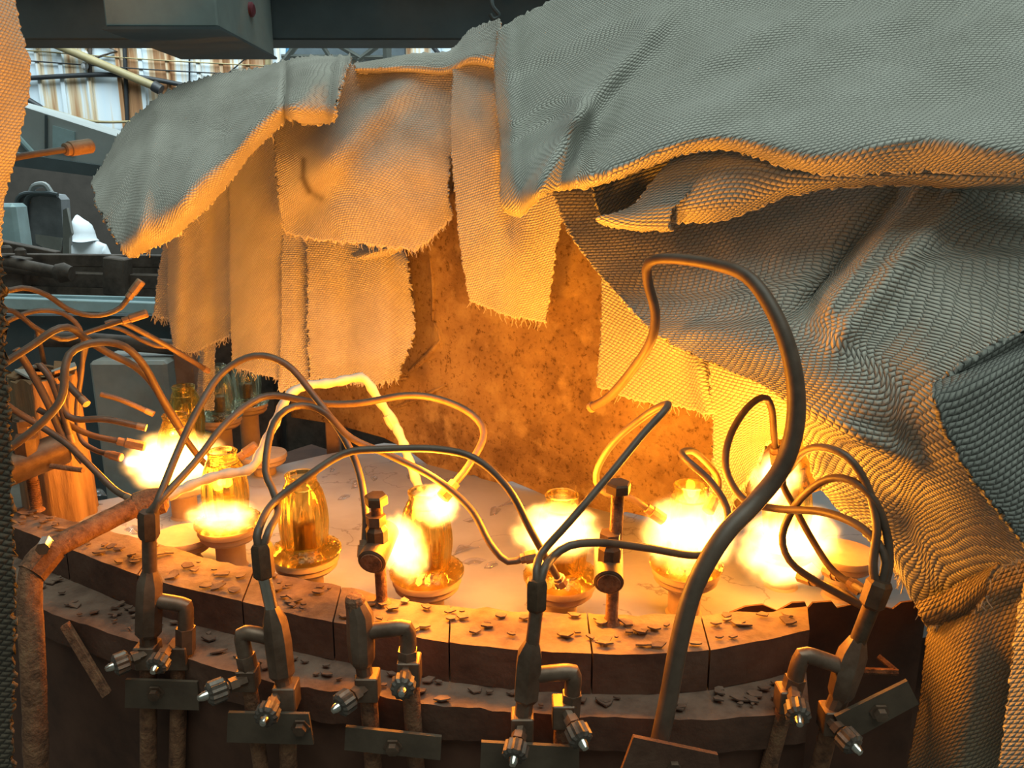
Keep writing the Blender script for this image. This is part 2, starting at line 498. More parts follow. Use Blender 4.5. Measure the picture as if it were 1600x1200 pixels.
# ------------------------------------------------------------------ cloth
ALL_CLOTH = []
def cloth(name, rows, mat, label, nu, nv, creases=(), stain=(), rag=0.0025, wrinkle=0.006, thick=0.005, fringe=0, fr_len=0.018, seed=0, cat='cloth', group=None, wscale=7.0):
    """rows of (pixel x, pixel y, depth) from top to bottom; smooth sheet through them"""
    rnd = random.Random(seed + 11)
    rr = [catmull(r, nu) for r in rows]
    grid = [[None] * nu for _ in range(nv)]
    for j in range(nu):
        c = catmull([r[j] for r in rr], nv)
        for i in range(nv): grid[i][j] = c[i]
    P = []
    for i in range(nv):
        for j in range(nu):
            px, py, d = grid[i][j]
            for (x0, y0, x1, y1, amp, wid) in creases:
                L = math.hypot(x1 - x0, y1 - y0)
                ux, uy = (x1 - x0) / L, (y1 - y0) / L
                s = (px - x0) * ux + (py - y0) * uy
                q = (px - x0) * -uy + (py - y0) * ux
                e = max(0, -s, s - L) / (wid * 2)
                d -= 1.45 * amp * math.exp(-(q / wid) ** 2 - e * e)
            P.append(AY(px, py, d))
    # wrinkles along the local normal
    Q = []
    for i in range(nv):
        for j in range(nu):
            p = P[i * nu + j]
            a = P[i * nu + min(nu - 1, j + 1)] - P[i * nu + max(0, j - 1)]
            b = P[min(nv - 1, i + 1) * nu + j] - P[max(0, i - 1) * nu + j]
            nrm = a.cross(b)
            if nrm.length > 1e-12: nrm.normalize()
            w = noise.noise(p * wscale + Vector((seed * 3.1, 0, 0))) + 0.45 * noise.noise(p * wscale * 2.7 + Vector((0, seed * 1.7, 0)))
            q = p + nrm * w * wrinkle
            if rag and (i in (0, nv - 1) or j in (0, nu - 1)):
                q += (a.normalized() if j in (0, nu - 1) else b.normalized()) * (rnd.uniform(-1, 1) * rag)
                q.z += rnd.uniform(-1, 1) * rag
            Q.append(q)
    uv = [None] * (nu * nv)
    mi, mj = nv // 2, nu // 2
    for i in range(nv):
        s = 0.0
        for j in range(nu):
            if j: s += (P[i * nu + j] - P[i * nu + j - 1]).length
            uv[i * nu + j] = [s, 0]
        mid = uv[i * nu + mj][0]
        for j in range(nu): uv[i * nu + j][0] -= mid
    for j in range(nu):
        s = 0.0
        for i in range(nv):
            if i: s += (P[i * nu + j] - P[(i - 1) * nu + j]).length
            uv[i * nu + j][1] = s
    F = [(i * nu + j, (i + 1) * nu + j, (i + 1) * nu + j + 1, i * nu + j + 1) for i in range(nv - 1) for j in range(nu - 1)]
    cen = Q[mi * nu + mj]
    zmin = min(q.z for q in Q)
    root = empty(name, (cen.x, cen.y, zmin), label, cat, group)
    o = build('sheet', (Q, F), mat, root, sharp=None, uv=uv)
    o.data.shade_smooth()
    if stain:
        at = o.data.attributes.new('stain', 'FLOAT', 'POINT')
        for i in range(nv):
            for j in range(nu):
                px, py, d = grid[i][j]
                w = 0.0
                for (x0, y0, x1, y1, wd, am) in stain:
                    L2 = (x1 - x0) ** 2 + (y1 - y0) ** 2
                    k = max(0, min(1, ((px - x0) * (x1 - x0) + (py - y0) * (y1 - y0)) / L2))
                    q = math.hypot(px - x0 - k * (x1 - x0), py - y0 - k * (y1 - y0))
                    w = max(w, am * math.exp(-(q / wd) ** 2))
                at.data[i * nu + j].value = w
    so = o.modifiers.new('thickness', 'SOLIDIFY')
    so.thickness = thick
    so.offset = 0
    # rolled selvedge yarn along the hem
    hem = [Q[(nv - 1) * nu + j] for j in range(nu)]
    build('hem', sweep(hem, thick * 0.62, 6), mat, root, sharp=None, uv=None)
    if fringe:
        gs = []
        for k in range(fringe):
            j = rnd.randrange(nu)
            p = hem[j]
            L = fr_len * rnd.uniform(0.3, 1.3)
            dx = Vector((rnd.uniform(-.6, .6), rnd.uniform(-.4, .4), -1)).normalized()
            pts = [p, p + dx * L * .5 + Vector((rnd.uniform(-.2, .2) * L, 0, 0)), p + dx * L]
            gs.append(sweep(pts, [0.0011, 0.001, 0.0006], 4))
        f = build('fringe', join(*gs), 'yarn', root, sharp=None)
        f['kind'] = 'stuff'
    ALL_CLOTH.append(root)
    return root

# ================================================================== SETTING
fl = build('floor', abox(-9, 8, -2.5, 12, -0.1, 0.0), 'floor', origin=(0, 3, -0.1))
tag(fl, 'dusty brown concrete workshop floor', kind='structure')
# back wall of upright sheets, each its own panel
wb = empty('wall_back', (-1, 10.6, 0), 'white rust streaked sheet metal wall behind the workshop')
wb['kind'] = 'structure'
xs = -8.8
k = 0
while xs < 7.4:
    w = 0.33 + 0.05 * ((k * 7) % 3 - 1)
    g = join(abox(xs + 0.004, xs + w - 0.012, 10.6, 10.63, 0.0, 5.6),
             abox(xs + w - 0.045, xs + w + 0.004, 10.565, 10.6, 0.0, 5.6))
    build('panel', g, 'wall', wb, sharp=None)
    xs += w
    k += 1
# ================================================================== BENCH
ZR, ZS, ZL = 1.02, 0.95, 0.96
rim_in_px = [(-60, 765), (20, 790), (130, 818), (250, 850), (360, 880), (480, 905), (600, 930), (700, 945), (800, 953), (900, 958), (1000, 961), (1100, 960), (1180, 956), (1262, 948)]
rim_out_px = [(-60, 790), (25, 825), (120, 862), (230, 903), (340, 930), (470, 962), (600, 986), (700, 1003), (800, 1014), (900, 1020), (1000, 1022), (1100, 1016), (1180, 1003), (1265, 984)]
RI = catmull([tuple(AZ(x, y, ZR)) for x, y in rim_in_px], 92)
led_px = [(-60, 890), (55, 948), (217, 1004), (345, 1046), (470, 1074), (592, 1088), (660, 1099), (800, 1112), (950, 1121), (1100, 1123), (1180, 1118), (1265, 1108)]
LE = catmull([tuple(AZ(x, y, ZL)) for x, y in led_px], 92)
RO = catmull([tuple(AZ(x, y, ZR)) for x, y in rim_out_px], 92)
bench = empty('furnace_bench', (0.0, 1.1, 0.0), 'curved rust brown iron bench with flaking rim in front of the flames', 'bench')
cuts = [0, 9, 20, 31, 43, 52, 62, 73, 82, 91]
for ci in range(len(cuts) - 1):
    a, b = cuts[ci], cuts[ci + 1]
    V, F = [], []
    n = b - a + 1
    for i in range(a, b + 1):
        s = 0.0
        t_ = (RI[min(91, i + 1)] - RI[max(0, i - 1)]).normalized()
        if i == a and a > 0: s = 0.0012
        if i == b and b < 91: s = -0.0012
        dz = random.uniform(-0.002, 0.001)
        pin = RI[i] + t_ * s + Vector((0, random.uniform(-.003, .003), dz))
        po = RO[i] + t_ * s + Vector((0, 0, dz * 0.5))
        V += [pin, po, po + Vector((0, -0.002, -0.0595)), pin + Vector((0, 0, -0.0595))]
    for q in range(n - 1):
        for e in range(4):
            F.append((q * 4 + e, q * 4 + (e + 1) % 4, (q + 1) * 4 + (e + 1) % 4, (q + 1) * 4 + e))
    F.append((0, 1, 2, 3)); F.append(tuple((n - 1) * 4 + e for e in (3, 2, 1, 0)))
    o = build('rim_segment', (V, F), 'rust_block', bench, sharp=30)
    o.data.materials.append(M['rust_top'])
    for p in o.data.polygons:
        if abs(p.normal.z) > 0.8 and p.center.z + wloc(o).z > 0.99: p.material_index = 1
# ledge below the rim
V, F = [], []
for i in range(92):
    out = (RO[i] - RI[i]); out.z = 0; out.normalize()
    p0 = Vector((RO[i].x, RO[i].y, ZL)) - out * 0.10
    p1 = LE[i] + Vector((0, random.uniform(-.002, .002), random.uniform(-.0015, .0015)))
    V += [p0, p1, p1 + Vector((0, 0, -0.05)), p0 + Vector((0, 0, -0.05))]
for q in range(91):
    for e in range(4):
        F.append((q * 4 + e, q * 4 + (e + 1) % 4, (q + 1) * 4 + (e + 1) % 4, (q + 1) * 4 + e))
F.append((0, 1, 2, 3)); F.append(tuple(91 * 4 + e for e in (3, 2, 1, 0)))
o = build('ledge', (V, F), 'rust_block', bench, sharp=30)
o.data.materials.append(M['rust_top'])
for p in o.data.polygons:
    if p.normal.z > 0.8: p.material_index = 1
# apron under the ledge
V, F = [], []
for i in range(92):
    out = (RO[i] - RI[i]); out.z = 0; out.normalize()
    q = Vector((LE[i].x, LE[i].y, 0)) - out * 0.010
    r = q - out * 0.03
    V += [Vector((q.x, q.y, ZL - 0.05)), Vector((q.x, q.y, 0)), Vector((r.x, r.y, 0)), Vector((r.x, r.y, ZL - 0.05))]
for q in range(91):
    for e in range(4):
        F.append((q * 4 + e, (q + 1) * 4 + e, (q + 1) * 4 + (e + 1) % 4, q * 4 + (e + 1) % 4))
F.append((3, 2, 1, 0)); F.append(tuple(91 * 4 + e for e in (0, 1, 2, 3)))
build('apron', (V, F), 'rust_dark', bench, sharp=30)
# torn brown skirt sheet at the right
sk = [(1140, 958), (1165, 948), (1192, 945), (1215, 955), (1238, 942), (1258, 941), (1262, 952), (1270, 942), (1300, 940), (1308, 950), (1330, 945), (1342, 940), (1352, 941), (1395, 952), (1408, 942), (1450, 936)]
top = [AY(x, y, 1.075 + (x - 1140) * 0.0001) for x, y in sk]
bot = [Vector((p.x, p.y, 0.0)) for p in top]
V = []; F = []
for a, b in zip(top, bot):
    V += [a, b, a + Vector((0, .004, 0)), b + Vector((0, .004, 0))]
for q in range(len(top) - 1):
    c0, c1 = q * 4, q * 4 + 4
    F += [(c0, c0 + 1, c1 + 1, c1), (c0 + 2, c1 + 2, c1 + 3, c0 + 3), (c0, c1, c1 + 2, c0 + 2)]
build('skirt_plate', (V, F), 'rust_dark', bench, sharp=None)
# scale flakes lying on the rim and ledge
gs = []
for k in range(240):
    i = random.randrange(2, 90)
    s = random.random()
    on_rim = random.random() < 0.55
    out = (RO[i] - RI[i]); out.z = 0; out.normalize()
    if on_rim: c = RI[i].lerp(RO[i], 0.12 + 0.76 * s) + Vector((0, 0, 0.0025))
    else: c = Vector((RO[i].x, RO[i].y, ZL + 0.003)) + (LE[i] - RO[i]) * (.15 + .7 * s); c.z = ZL + 0.003
    n = random.randint(5, 7)
    rad = random.uniform(0.003, 0.0105)
    a0 = random.random() * 6
    tilt = Vector((random.uniform(-.22, .22), random.uniform(-.22, .22), 0))
    poly = []
    for e in range(n):
        an = a0 + 2 * math.pi * e / n
        rr = rad * random.uniform(.5, 1.1)
        d = Vector((math.cos(an) * rr * 1.4, math.sin(an) * rr, 0))
        poly.append(c + d + Vector((0, 0, d.dot(tilt) + 0.001)))
    gs.append(prism(poly, (0, 0, 0.0022)))
o = build('scale_flakes', join(*gs), 'rust_top', bench, sharp=None)
o['kind'] = 'stuff'
# pale slab behind the rim
back = [AZ(x, y, ZS) for x, y in ((100, 792), (250, 765), (400, 735), (500, 712), (600, 692), (680, 700))]
slab_poly = [Vector((p.x, p.y + 0.02, ZS)) for p in RI[2:]] + [Vector((0.47, 1.14, ZS)), Vector((0.62, 1.16, ZS)), Vector((0.95, 1.25, ZS)), Vector((0.95, 2.2, ZS)), Vector((-0.1, 2.3, ZS))] + back[::-1]
sb = build('stone_slab', prism(slab_poly, (0, 0, -0.05)), 'slab', origin=(0, 1.4, ZS - .05), sharp=None)
tag(sb, 'pale cracked slab under the glass pieces on the bench', 'slab')
# legs of the slab
under = build('slab_support', abox(-0.5, 0.8, 1.35, 2.0, 0.0, ZS - 0.05, 0.01), 'rust_dark', origin=(0, 1.6, 0))
tag(under, 'dark iron plinth under the pale slab', 'plinth')

# ================================================================== GLASS AND PEDESTALS
CX, CY, RAD = 0.024, 1.916, 0.79
prof = [(0.0362, 0.012), (0.0372, 0.020), (0.0385, 0.030), (0.0405, 0.046), (0.0412, 0.058), (0.0405, 0.072), (0.0385, 0.086), (0.0355, 0.099), (0.0330, 0.108), (0.0285, 0.116)]
def jar_body(nn=96, ribs=12):
    V, F = [], []
    rings = [(r, z, 1) for r, z in prof] + [(r - 0.0055, z, 0.4) for r, z in prof[::-1]]
    for r, z, a in rings:
        fade = max(0.0, math.sin(math.pi * min(1, max(0, (z - 0.014) / 0.096)))) ** 0.5
        for k in range(nn):
            th = 2 * math.pi * k / nn
            c = abs(math.cos(ribs * th / 2))
            rr = r - 0.0060 * (1 - c) ** 1.0 * a * fade
            V.append(Vector((rr * math.cos(th), rr * math.sin(th), z)))
    m = len(rings)
    for i in range(m):
        i2 = (i + 1) % m
        for k in range(nn):
            k2 = (k + 1) % nn
            F.append((i * nn + k, i * nn + k2, i2 * nn + k2, i2 * nn + k))
    return V, F
def lathe(pr, nn=64, closed=True, bumpf=None):
    V, F = [], []
    for i, (r, z) in enumerate(pr):
        for k in range(nn):
            th = 2 * math.pi * k / nn
            rr, zz = (r, z) if bumpf is None else bumpf(i, th, r, z)
            V.append(Vector((rr * math.cos(th), rr * math.sin(th), zz)))
    m = len(pr)
    for i in range(m if closed else m - 1):
        i2 = (i + 1) % m
        for k in range(nn):
            k2 = (k + 1) % nn
            F.append((i * nn + k, i * nn + k2, i2 * nn + k2, i2 * nn + k))
    return V, F
fl_prof = [(0.030, 0.0), (0.055, 0.0), (0.0578, 0.003), (0.0578, 0.008), (0.0545, 0.0115), (0.051, 0.0125), (0.0475, 0.0155), (0.044, 0.0165), (0.0405, 0.0195), (0.0372, 0.021), (0.030, 0.020), (0.029, 0.004)]
def knurl(i, th, r, z):
    if 3 <= i <= 8:
        return r, z + 0.0016 * math.cos(24 * th + (i % 2) * math.pi)
    return r, z
nk_prof = [(0.0285, 0.1155), (0.0288, 0.118), (0.0262, 0.1215), (0.0248, 0.126), (0.0245, 0.133), (0.0258, 0.135), (0.0258, 0.1375), (0.0240, 0.139), (0.0215, 0.1375), (0.0212, 0.126), (0.0225, 0.1165)]
def make_jar(loc, mat, label, sc=1.0, group=None):
    t = empty('glass_jar', loc, label, 'glass jar', group)
    L = Vector(loc)
    for nm, g in (('body', jar_body()), ('flange', lathe(fl_prof, 96, True, knurl)), ('neck', lathe(nk_prof, 64))):
        build(nm, ([L + v * sc for v in g[0]], g[1]), mat, t, sharp=50)
    return t
def make_pedestal(loc, zbase, label, plug=True, group=None):
    """loc = top of the plate"""
    L = Vector(loc)
    t = empty('pedestal', (L.x, L.y, zbase), label, 'pedestal', group)
    pl = lathe([(0.0, 0.0), (0.052, 0.0), (0.0535, -0.003), (0.0535, -0.010), (0.050, -0.013), (0.050, -0.020), (0.044, -0.026), (0.030, -0.029), (0.0, -0.029)], 48, False)
    build('plate', ([L + v for v in pl[0]], pl[1]), 'ceramic', t)
    st = lathe([(0.0, -0.029), (0.026, -0.029), (0.0255, zbase - L.z + 0.004), (0.029, zbase - L.z), (0.0, zbase - L.z)], 32, False)
    build('stem', ([L + v for v in st[0]], st[1]), 'ceramic', t)
    if plug:
        pg = lathe([(0.0, 0.001), (0.026, 0.001), (0.0165, 0.012), (0.0160, 0.050), (0.013, 0.056), (0.0, 0.057)], 28, False)
        build('plug', ([L + v for v in pg[0]], pg[1]), 'brass_dark', t)
    return t
def ringpos(px, py, z=1.03):
    p = AZ(px, py, z)
    d = Vector((p.x - CX, p.y - CY))
    d = d.normalized() * RAD
    return Vector((CX + d.x, CY + d.y, z))
jars = [
 (280, 750, 'glass_amber', 'amber glass jar wrapped in flame beside the charred stump', 'pedestal under the jar beside the charred stump', True),
 (306, 692, 'glass_amber', 'slim topped amber jar between the stump side flame and the greenish jar', 'pedestal half hidden behind the jar beside the stump', True),
 (358, 652, 'glass_green', 'greenish glass jar without flame below the hanging cloth strips', 'clay pedestal carrying the greenish jar with no flame', True),
 (432, 634, 'glass_green', 'dark greenish jar with its top under the hanging cloth tongue', 'clay pedestal below the cloth tongue', True),
 (350, 822, 'glass_amber', 'amber jar with a low flat flame across its flange', 'pedestal under the jar with the low flat flame', True),
 (480, 864, 'glass_amber', 'fluted amber glass jar standing clear of every flame', 'pedestal under the amber jar that has no flame', True),
 (663, 904, 'glass_amber', 'amber jar with one flame at its neck and one at its foot', 'pedestal under the jar with two separate flames', True),
 (877, 908, 'glass_amber', 'amber jar with flame round its shoulder beside the tall clamp post', 'pedestal under the burning jar beside the ring headed clamp post', True),
 (1070, 884, 'glass_amber', 'amber jar whose body is one white ball of flame', 'pedestal under the jar with the white ball of flame', True),
 (1228, 848, 'glass_amber', 'amber jar lost in the tall flame beside the draped cloth', 'pedestal inside the tall flame beside the draped cloth', True),
]
JP = []
for i, (x, y, m, lab, plab, pg) in enumerate(jars):
    p = ringpos(x, y)
    JP.append(p)
    zb = ZS if i not in (1, 2, 3) else 0.80
    make_pedestal(p, zb, plab, pg, 'pedestals under the glass jars')
    make_jar(p + Vector((0, 0, 0.0008)), m, lab, 1.0, 'glass jars being fire polished')
# spare pedestals without jars
for (x, y, zt, zb, lab) in ((287, 835, 1.0, ZS, 'bare clay pedestal beside the low flat flame'), (1318, 862, 1.03, ZS, 'bare brown pedestal at the edge of the torn cloth'), (412, 708, 1.0, 0.80, 'bare clay pedestal behind the white taped hose')):
    make_pedestal(AZ(x, y, zt), zb, lab, False, 'bare pedestals')
# carrier ring that the rear pedestals stand on
V, F = [], []
for k in range(40):
    an = R(140) + R(62) * k / 39
    for r in (RAD - 0.09, RAD + 0.09):
        for z in (0.80, 0.77):
            V.append(Vector((CX + r * math.cos(an), CY + r * math.sin(an), z)))
for k in range(39):
    a, b = k * 4, k * 4 + 4
    F += [(a, a + 2, b + 2, b), (a + 1, b + 1, b + 3, a + 3), (a, b, b + 1, a + 1), (a + 2, a + 3, b + 3, b + 2)]
F += [(0, 1, 3, 2), (156, 158, 159, 157)]
car = empty('carrier_ring', (CX - .6, CY + .3, 0.0), 'dark iron carrier ring below the rear pedestals', 'carrier')
build('ring_plate', (V, F), 'rust_dark', car)
for an in (145, 168, 196):
    p = Vector((CX + RAD * math.cos(R(an)), CY + RAD * math.sin(R(an)), 0))
    build('leg', abox(p.x - .025, p.x + .025, p.y - .025, p.y + .025, 0, 0.77), 'rust_dark', car)

# ================================================================== CRUSTED SHEET AT THE BACK
def panel_y(x): return 1.72 - 0.72 * x
def onpanel(px, py, off=0.0):
    r = ray(px, py)
    # y = 1.72 - .72 x
    t = (1.72 - off) / (r.y + 0.72 * r.x)
    return CAM + r * t
outline = [(455, 560), (455, 652), (520, 662), (600, 684), (640, 705), (680, 735), (700, 745), (740, 742), (770, 756), (800, 752), (855, 775), (870, 772), (890, 790), (930, 805), (980, 800), (1040, 815), (1110, 820), (1180, 800), (1300, 760), (1320, 560), (1250, 300), (1000, 240), (700, 240), (600, 330), (520, 380)]
op = [onpanel(x, y) for x, y in outline]
pan = empty('crusted_sheet', (0.0, 1.72, 0.95), 'rust crusted brown sheet hanging behind the flames', 'sheet')
build('sheet', prism(op, (0.006, 0.008, 0)), 'crust', pan, sharp=None)
# hardened drip ridges on the sheet
gs = []
for (x0, y0, x1, y1, r) in ((672, 400, 676, 500, .006), (676, 500, 690, 545, .005), (640, 580, 690, 530, .008), (560, 600, 640, 590, .007), (610, 640, 700, 600, .006)):
    gs.append(sweep(catmull([tuple(onpanel(x0, y0)), tuple(onpanel((x0 + x1) / 2 + 4, (y0 + y1) / 2)), tuple(onpanel(x1, y1))], 10), [r * (0.4 + 0.6 * math.sin(math.pi * (i + .5) / 10)) for i in range(10)], 8))
for i, g in enumerate(gs): build('crust_ridge', g, 'crust', pan)

# ================================================================== HOOD FRAME
hf = empty('support_rack', (-0.4, 2.0, 0.0), 'iron posts and rails that carry the draped cloths', 'rack')
def post(px0, px1, y, ztop, zb=0.0):
    a = AY(px0, 620, y).x; b = AY(px1, 620, y).x
    build('post', abox(a, b, y, y + (b - a) * .8, zb, ztop, 0.003), 'frame', hf)
post(277, 306, 2.22, 1.62)
post(505, 526, 2.10, 1.72)
ra, rb = AY(250, 190, 2.02), AY(560, 130, 1.95)
build('rail', sweep([ra, rb], 0.014, 10), 'frame', hf)
build('rail', sweep([AY(548, 132, 1.95), AY(800, 112, 1.76)], 0.010, 10), 'frame', hf)
build('rail', sweep([AY(785, 70, 1.70), AY(1750, -60, 1.50)], 0.014, 10), 'frame', hf)
ep = AY(1750, -60, 1.50)
build('post', abox(ep.x - .02, ep.x + .02, ep.y - .02, ep.y + .02, 0, ep.z, 0.003), 'frame', hf)

# ================================================================== CLOTHS
cloth('hood_canvas', [
    [(776, 45, 1.68), (850, 6, 1.67), (1000, -60, 1.66), (1300, -120, 1.62), (1740, -160, 1.55)],
    [(774, 110, 1.58), (880, 80, 1.52), (1100, 45, 1.46), (1350, 20, 1.40), (1720, 5, 1.30)],
    [(780, 200, 1.47), (865, 180, 1.40), (1090, 125, 1.34), (1350, 120, 1.25), (1720, 110, 1.12)],
    [(781, 270, 1.37), (840, 262, 1.29), (960, 232, 1.24), (1110, 195, 1.20), (1280, 215, 1.13), (1440, 205, 1.07), (1720, 215, 0.99)],
    [(784, 318, 1.33), (815, 326, 1.30), (850, 296, 1.245), (940, 272, 1.20), (1110, 218, 1.17), (1280, 248, 1.10), (1440, 228, 1.05), (1600, 248, 1.0), (1720, 258, .97)],
    [(788, 328, 1.36), (815, 336, 1.33), (850, 304, 1.275), (940, 284, 1.23), (1110, 232, 1.20), (1280, 268, 1.13), (1440, 262, 1.09), (1600, 270, 1.03), (1720, 276, 1.0)],
  ], 'canvas', 'large grey green woven canvas draped over the hood in diagonal folds', 220, 110,
  creases=((838, 300, 905, 175, .035, 15), (905, 175, 1015, 50, .03, 20), (880, 290, 950, 170, -.02, 22), (960, 180, 1250, 20, .018, 28), (1060, 190, 1420, 20, .016, 34), (800, 60, 800, 310, .03, 22), (1330, 150, 1500, 60, .012, 40), (1450, 210, 1560, 120, -.012, 40)), wrinkle=.005, seed=1)
cloth('rolled_canvas', [
    [(1075, 246, 1.245), (1150, 232, 1.225), (1240, 245, 1.21), (1400, 245, 1.18), (1700, 255, 1.06)],
    [(1062, 285, 1.205), (1150, 265, 1.18), (1240, 265, 1.17), (1400, 266, 1.15), (1700, 272, 1.035)],
    [(1052, 325, 1.205), (1130, 320, 1.18), (1240, 288, 1.17), (1400, 280, 1.15), (1700, 286, 1.04)],
    [(1050, 345, 1.235), (1130, 345, 1.22), (1240, 304, 1.20), (1400, 290, 1.18), (1700, 296, 1.07)],
  ], 'canvas', 'orange lit roll of canvas tucked below the grey hood hem', 120, 40, wrinkle=.006, seed=2)
cloth('folded_flap', [
    [(1050, 250, 1.235), (1090, 240, 1.225), (1128, 236, 1.22)],
    [(1015, 290, 1.215), (1055, 290, 1.205), (1090, 290, 1.20)],
    [(985, 325, 1.21), (1020, 325, 1.195), (1052, 325, 1.19)],
    [(935, 340, 1.225), (985, 352, 1.205), (1048, 356, 1.20)],
    [(938, 346, 1.25), (985, 357, 1.235), (1050, 358, 1.23)],
  ], 'canvas', 'folded canvas flap with a dark pocket beside it under the hood hem', 50, 46, wrinkle=.003, seed=3)
cloth('pocket_cloth', [
    [(925, 268, 1.275), (990, 250, 1.285), (1070, 232, 1.28)],
    [(928, 310, 1.265), (980, 300, 1.285), (1030, 290, 1.28)],
    [(940, 345, 1.255), (965, 340, 1.265), (990, 330, 1.265)],
  ], 'canvas_dark', 'shaded inner fold of canvas forming the pocket under the hood hem', 40, 36, wrinkle=.003, seed=4)  # darker canvas colour paints in the shade inside the pocket
cloth('side_canvas', [
    [(862, 298, 1.44), (1000, 290, 1.40), (1200, 262, 1.36), (1420, 240, 1.28), (1690, 235, 1.18)],
    [(890, 365, 1.38), (1050, 370, 1.30), (1250, 350, 1.23), (1420, 320, 1.17), (1690, 320, 1.12)],
    [(950, 445, 1.29), (1120, 450, 1.19), (1300, 430, 1.12), (1450, 400, 1.07), (1690, 400, 1.05)],
    [(1040, 532, 1.17), (1180, 525, 1.09), (1330, 510, 1.04), (1480, 500, .99), (1690, 500, 1.0)],
    [(1200, 606, 1.06), (1300, 600, 1.0), (1400, 590, .97), (1500, 590, .94), (1690, 600, .96)],
    [(1240, 642, 1.06), (1320, 655, .985), (1420, 670, .955), (1520, 690, .92), (1690, 720, .945)],
    [(1258, 690, 1.09), (1340, 715, 1.01), (1430, 745, .985), (1530, 780, .95), (1690, 800, .945)],
    [(1280, 755, 1.12), (1360, 785, 1.06), (1450, 830, 1.05), (1540, 840, 1.0), (1690, 830, .955)],
    [(1375, 865, 1.13), (1410, 900, 1.11), (1440, 944, 1.10), (1500, 916, 1.05), (1590, 873, .99), (1690, 850, .97)],
  ], 'canvas_near', 'wide coarse woven canvas hanging between the hood and the bench corner', 200, 170,
  creases=((1440, 285, 1300, 470, .022, 18), (1500, 300, 1330, 500, .02, 26), (1400, 320, 1270, 470, -.025, 20), (1270, 650, 1420, 720, .012, 18), (1300, 760, 1420, 800, -.012, 24)), wrinkle=.005, fringe=120, seed=5, fr_len=.02)
cloth('dark_flap', [
    [(1456, 602, .845), (1520, 560, .85), (1600, 515, .87), (1720, 450, .90)],
    [(1458, 625, .815), (1540, 590, .83), (1620, 560, .86), (1720, 520, .89)],
    [(1470, 665, .81), (1545, 650, .825), (1625, 640, .85), (1720, 620, .88)],
    [(1505, 730, .81), (1565, 725, .82), (1635, 720, .845), (1720, 715, .87)],
    [(1560, 800, .815), (1605, 800, .825), (1650, 800, .845), (1720, 800, .86)],
    [(1602, 852, .825), (1635, 856, .83), (1665, 858, .845), (1720, 860, .855)],
  ], 'canvas_dark', 'dark green canvas flap overlapping the wide coarse canvas', 90, 90, creases=((1470, 600, 1640, 520, -.012, 12),), wrinkle=.004, thick=.007, seed=6)
cloth('lower_canvas', [
    [(1452, 955, 1.10), (1500, 905, 1.07), (1560, 860, 1.04), (1690, 830, .95)],
    [(1447, 1010, 1.05), (1510, 1000, .99), (1580, 990, .97), (1690, 980, .87)],
    [(1436, 1100, 1.03), (1510, 1100, .96), (1590, 1100, .96), (1690, 1090, .86)],
    [(1412, 1240, 1.0), (1500, 1240, .94), (1580, 1240, .95), (1690, 1240, .86)],
  ], 'canvas_tan', 'tan canvas hanging down the bench corner below the frayed edge', 110, 110, wrinkle=.005, seed=7)
cloth('frayed_scrap', [
    [(1436, 945, 1.07), (1480, 925, 1.04), (1560, 880, .985)],
    [(1440, 962, 1.055), (1490, 950, 1.025), (1545, 905, .985)],
    [(1446, 972, 1.06), (1500, 966, 1.03), (1540, 930, .995)],
  ], 'canvas_tan', 'frayed canvas scrap bunched at the torn corner above the bench end', 44, 18, wrinkle=.006, fringe=60, fr_len=.015, seed=8)
cloth('edge_canvas', [
    [(1612, 872, .90), (1650, 866, .86), (1720, 860, .82)],
    [(1592, 960, .89), (1640, 960, .85), (1720, 960, .80)],
    [(1578, 1080, .88), (1640, 1080, .84), (1720, 1080, .79)],
    [(1556, 1240, .87), (1640, 1240, .83), (1720, 1240, .78)],
  ], 'canvas', 'pale canvas strip hanging beside the tan bench corner canvas', 50, 90, wrinkle=.003, seed=9)
def onp(px, py, off):
    p = onpanel(px, py, off); return (px, py, p.y)
cloth('yellow_curtain', [
    [onp(936, 400, .05), onp(1030, 440, .05), onp(1120, 470, .05), onp(1225, 500, .05)],
    [onp(941, 470, .05), onp(1030, 490, .06), onp(1120, 520, .04), onp(1225, 540, .05)],
    [onp(938, 540, .05), onp(1020, 555, .06), onp(1120, 570, .04), onp(1225, 590, .05)],
    [onp(933, 602, .05), onp(1000, 626, .055), (1060, 634, onp(1060, 634, .045)[2]), onp(1115, 645, .05), onp(1225, 650, .05)],
  ], 'canvas', 'yellow lit canvas strip hanging in front of the crusted sheet', 90, 80, creases=((1095, 580, 1110, 650, .015, 12),), wrinkle=.004, fringe=60, seed=10)
cloth('torn_curtain', [
    [onp(1108, 560, .07), onp(1160, 575, .07), onp(1240, 590, .08), onp(1300, 600, .09)],
    [onp(1112, 640, .07), onp(1160, 640, .07), onp(1215, 640, .08), onp(1300, 650, .09)],
    [onp(1114, 700, .07), onp(1150, 700, .07), onp(1190, 690, .08), onp(1205, 690, .09)],
    [onp(1108, 785, .07), onp(1130, 790, .07), onp(1160, 760, .08), onp(1182, 735, .09)],
  ], 'canvas', 'tattered canvas curtain behind the downward pointing torch', 60, 80, wrinkle=.004, fringe=70, seed=12, rag=.004)
